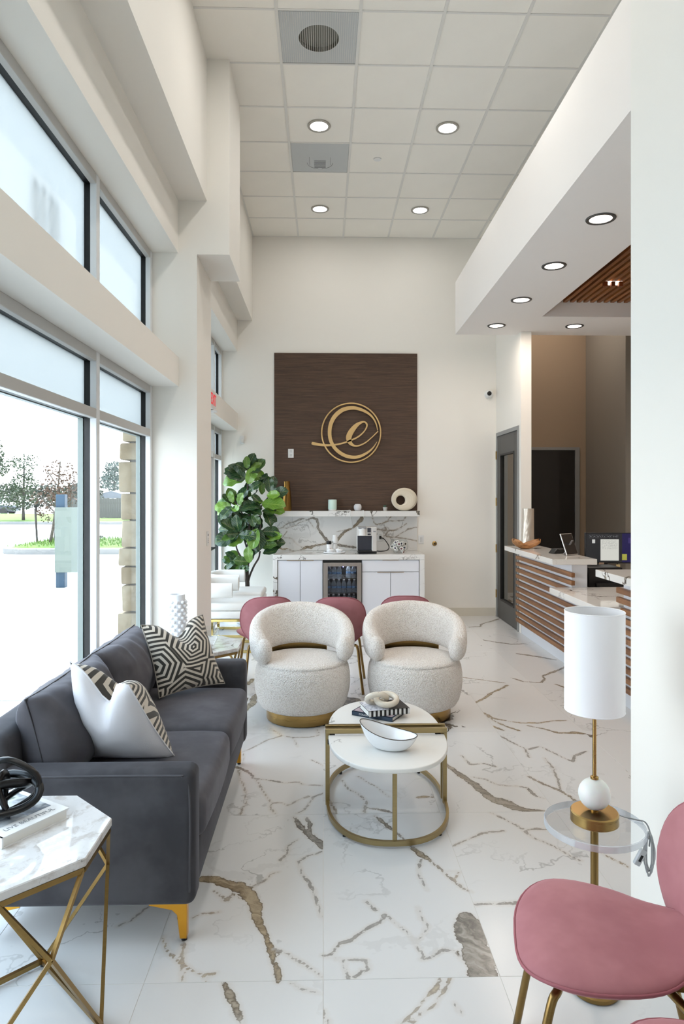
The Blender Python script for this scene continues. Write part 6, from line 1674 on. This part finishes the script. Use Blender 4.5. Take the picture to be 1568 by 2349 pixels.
for lab, y0, y1 in (('pale concrete wheel stop beside the blue sign post', 10.75, 12.65), ('pale concrete wheel stop seen beyond the window mullion', 15.7, 17.1)):
    r = thing('wheel_stop', lab, 'wheel stop', (-5.13, (y0 + y1) / 2, -0.02), 0, 'wheel stops')
    h = (y1 - y0) / 2
    BM().prism([(-0.09, 0), (0.09, 0), (0.05, 0.13), (-0.05, 0.13)], -h, h, 0.01, 2, mat=Rx(PI / 2)).build('stop_body', plain('pale_stop', '#d6d0bd', 0.9), r, SM)
ks = thing('monument_sign', 'pale back of a monument sign on blue posts in the car park', 'sign', (-4.4, 12.45, -0.02))
BM().box(-0.42, 0.36, -0.10, -0.06, 0.28, 1.45, 0.004, 1).build('sign_panel', M['signback'], ks)
for x in (-0.34, 0.16): BM().box(x - 0.08, x + 0.08, -0.05, 0.09, 0, 1.68 if x < 0 else 1.40, 0.006, 1).build('post', M['bluepost'], ks)
def foliage(blobs, n, size, seed):
    random.seed(seed); b = BM(); tot = sum(q[3] * q[4] * q[5] for q in blobs)
    for (x, y, z, rx_, ry_, rz_) in blobs:
        for k in range(int(n * rx_ * ry_ * rz_ / tot)):
            while True:
                p = Vector((random.uniform(-1, 1), random.uniform(-1, 1), random.uniform(-1, 1)))
                if 0.15 < p.length < 1: break
            c = Vector((x + p.x * rx_, y + p.y * ry_, z + p.z * rz_)); s_ = size * random.uniform(0.6, 1.4)
            q = Euler((random.uniform(0, 6), random.uniform(0, 6), random.uniform(0, 6))).to_matrix()
            vv = [b.b.verts.new(c + q @ Vector(w_) * s_) for w_ in ((-0.5, 0, 0), (0, -0.8, 0.1), (0.5, 0, 0), (0, 0.8, 0.1))]
            b.b.faces.new(vv)
    return b
def tree(name, label, loc, trunk, tr, blobs, n, size, fm, tm_, seed, cat='tree', branches=()):
    r = thing(name, label, cat, loc)
    BM().tube(spline(trunk, 5), [tr - tr * 0.6 * i / (5 * (len(trunk) - 1)) for i in range(5 * (len(trunk) - 1) + 1)], 8).build('trunk', tm_, r, FS)
    for br in branches: BM().tube(spline(br, 4), tr * 0.35, 6).build('branch', tm_, r, FS)
    foliage(blobs, n, size, seed).build('foliage', fm, r)
    return r
tree('young_tree', 'young tree with dry brown leaves on the kerbed island', (-8.4, 21.2, 0.19), [(0, 0, 0), (0.12, 0, 0.7), (0.22, 0, 1.5), (0.3, 0, 2.5)], 0.05, [(-0.1, 0, 0.95, 0.45, 0.4, 0.35), (0.1, 0, 1.35, 0.75, 0.5, 0.4), (0.45, 0, 1.5, 0.6, 0.5, 0.3), (0.3, 0, 2.0, 0.65, 0.5, 0.55)], 800, 0.055, M['fol_brown'], M['trunk_pale'], 1, branches=([(0.15, 0, 0.9), (-0.3, 0, 1.4)], [(0.2, 0, 1.2), (0.7, 0, 1.7)], [(0.25, 0, 1.7), (-0.1, 0, 2.2)]))
for lab, x0, x1 in (('dark wooden tree stake leaning by the brown tree', -8.72, -8.60), ('dark wooden tree stake half hidden by the sign', -8.20, -7.95)):
    r = thing('tree_stake', lab, 'stake', (x0, 21.0, 0.19), 0, 'tree stakes'); BM().tube([(0, 0, 0), (x1 - x0 - 0.18, 0, 1.05)], 0.03, 8).build('stake_pole', M['trunk_dark'], r, SM)
tree('young_tree', 'slim green tree on the lawn beyond the car park', (-17.4, 40, 0.19), [(0, 0, 0), (0, 0, 1.2), (0.05, 0, 3.2)], 0.09, [(-0.4, 0, 1.3, 1.3, 1.0, 0.8), (0, 0, 2.1, 0.9, 0.8, 0.6), (0, 0, 3.0, 0.6, 0.6, 0.9), (-0.5, 0, 3.4, 0.5, 0.4, 0.4), (0.5, 0, 3.4, 0.5, 0.4, 0.4)], 1500, 0.085, M['fol_green'], M['trunk_dark'], 2)
tree('pine_tree', 'tall pale pine tree behind the wooden fence', (-22.5, 74, -0.02), [(0, 0, 0), (0, 0, 2.5), (0, 0, 5.0)], 0.15, [(0, 0, 3.0, 1.9, 1.5, 0.9), (0.2, 0, 3.9, 1.5, 1.3, 0.8), (0, 0, 4.7, 1.0, 1.0, 0.6)], 1500, 0.16, M['fol_pale'], M['trunk_pale'], 3)
tree('pine_tree', 'tall dark tree at the very edge of the big window', (-29.0, 60, -0.02), [(0, 0, 0), (0, 0, 3), (0, 0, 6)], 0.16, [(0.4, 0, 4.0, 1.3, 1.3, 0.8), (0, 0, 5.0, 1.3, 1.2, 1.0), (0, 0, 6.0, 1.0, 1.0, 0.7)], 1300, 0.14, M['fol_green'], M['trunk_dark'], 6)
for k, (lab, x, y, rx_, h, fm, n) in enumerate((('grey green hedge tree far behind the lawn, first of the row', -33, 70, 3.0, 1.6, 'fol_dark', 1200), ('grey green hedge tree behind the slim green tree', -27.5, 66, 2.6, 1.5, 'fol_dark', 1200), ('dark hedge tree behind the brown leaves', -23.2, 63, 2.0, 1.3, 'fol_green', 1000), ('hedge tree behind the blue sign post', -20.6, 58, 2.0, 1.6, 'fol_dark', 1200))):
    tree('hedge_tree', lab, (x, y, -0.02), [(0, 0, 0), (0, 0, h)], 0.12, [(0, 0, h, rx_, 1.5, 1.1), (rx_ * 0.4, 0, h + 0.5, rx_ * 0.6, 1.2, 0.8)], n, 0.17, M[fm], M['trunk_dark'], 10 + k, branches=())
sb_ = tree('shrub', 'leafy shrub by the kerb seen beside the stone pier', (-5.15, 20.6, 0.19), [(0, 0, 0), (0, 0, 0.5)], 0.03, [(0, 0, 0.45, 0.5, 0.4, 0.42), (0.2, 0, 0.75, 0.35, 0.3, 0.3)], 700, 0.045, M['fol_green'], M['trunk_dark'], 31, 'shrub')
tree('shrub', 'low dark shrub under the brown tree', (-7.6, 21.9, 0.19), [(0, 0, 0), (0, 0, 0.15)], 0.02, [(0, 0, 0.12, 0.6, 0.4, 0.14)], 300, 0.04, M['fol_dark'], M['trunk_dark'], 32, 'shrub')
fe = thing('wooden_fence', 'weathered grey board fence behind the lawn', 'fence', (-13.2, 43.5, 0.19))
random.seed(9)
PB = BM().box(-0.068, 0.068, -0.012, 0.012, 0, 1.25, 0.004, 1).mesh('fence_board'); PB.materials.append(M['fencewood'])
for k in range(52):
    o = link('fence_board', PB, None, fe); o.location = (-3.7 + k * 0.143, 0, random.uniform(-0.02, 0.02)); o.scale = (1, 1, random.uniform(0.985, 1.015))
BM().box(-3.7, 3.7, 0.014, 0.05, 0.3, 0.38).build('fence_rail', M['fencewood'], fe); BM().box(-3.7, 3.7, 0.014, 0.05, 0.9, 0.98).build('fence_rail', M['fencewood'], fe)
for lab, x, y, w_ in (('low house with pale grey roof behind the fence', -19.9, 66, 4.4), ('small house with pale roof beyond the fence', -16.0, 62, 3.6)):
    r = thing('house', lab, 'house', (x, y, -0.02))
    BM().box(-w_ / 2, w_ / 2, -1.5, 1.5, 0, 1.35).build('house_wall', M['wall'], r)
    BM().prism([(-w_ / 2 - 0.2, 1.35), (w_ / 2 + 0.2, 1.35), (0, 2.05)], -1.7, 1.7, mat=Rx(PI / 2)).build('house_roof', M['roof'], r)
ca_ = thing('parked_car', 'dark car parked far away at the window edge', 'car', (-27.2, 57, -0.02))
BM().box(-1.9, 1.9, -0.8, 0.8, 0.28, 0.80, 0.15, 3).build('car_body', M['carpaint'], ca_, SM); BM().prism([(-1.2, 0.78), (1.0, 0.78), (0.55, 1.3), (-0.8, 1.3)], -0.7, 0.7, 0.08, 2, mat=Rx(PI / 2)).build('car_cabin', plain('car_glass', '#aeb9c0', 0.1), ca_, SM)
for x in (-1.15, 1.15):
    for y in (-0.72, 0.72): BM().lathe([(0.3, -0.09), (0.3, 0.09)], 20, mat=T(x, y, 0.3) @ Rx(PI / 2)).build('wheel', M['black'], ca_, SM)
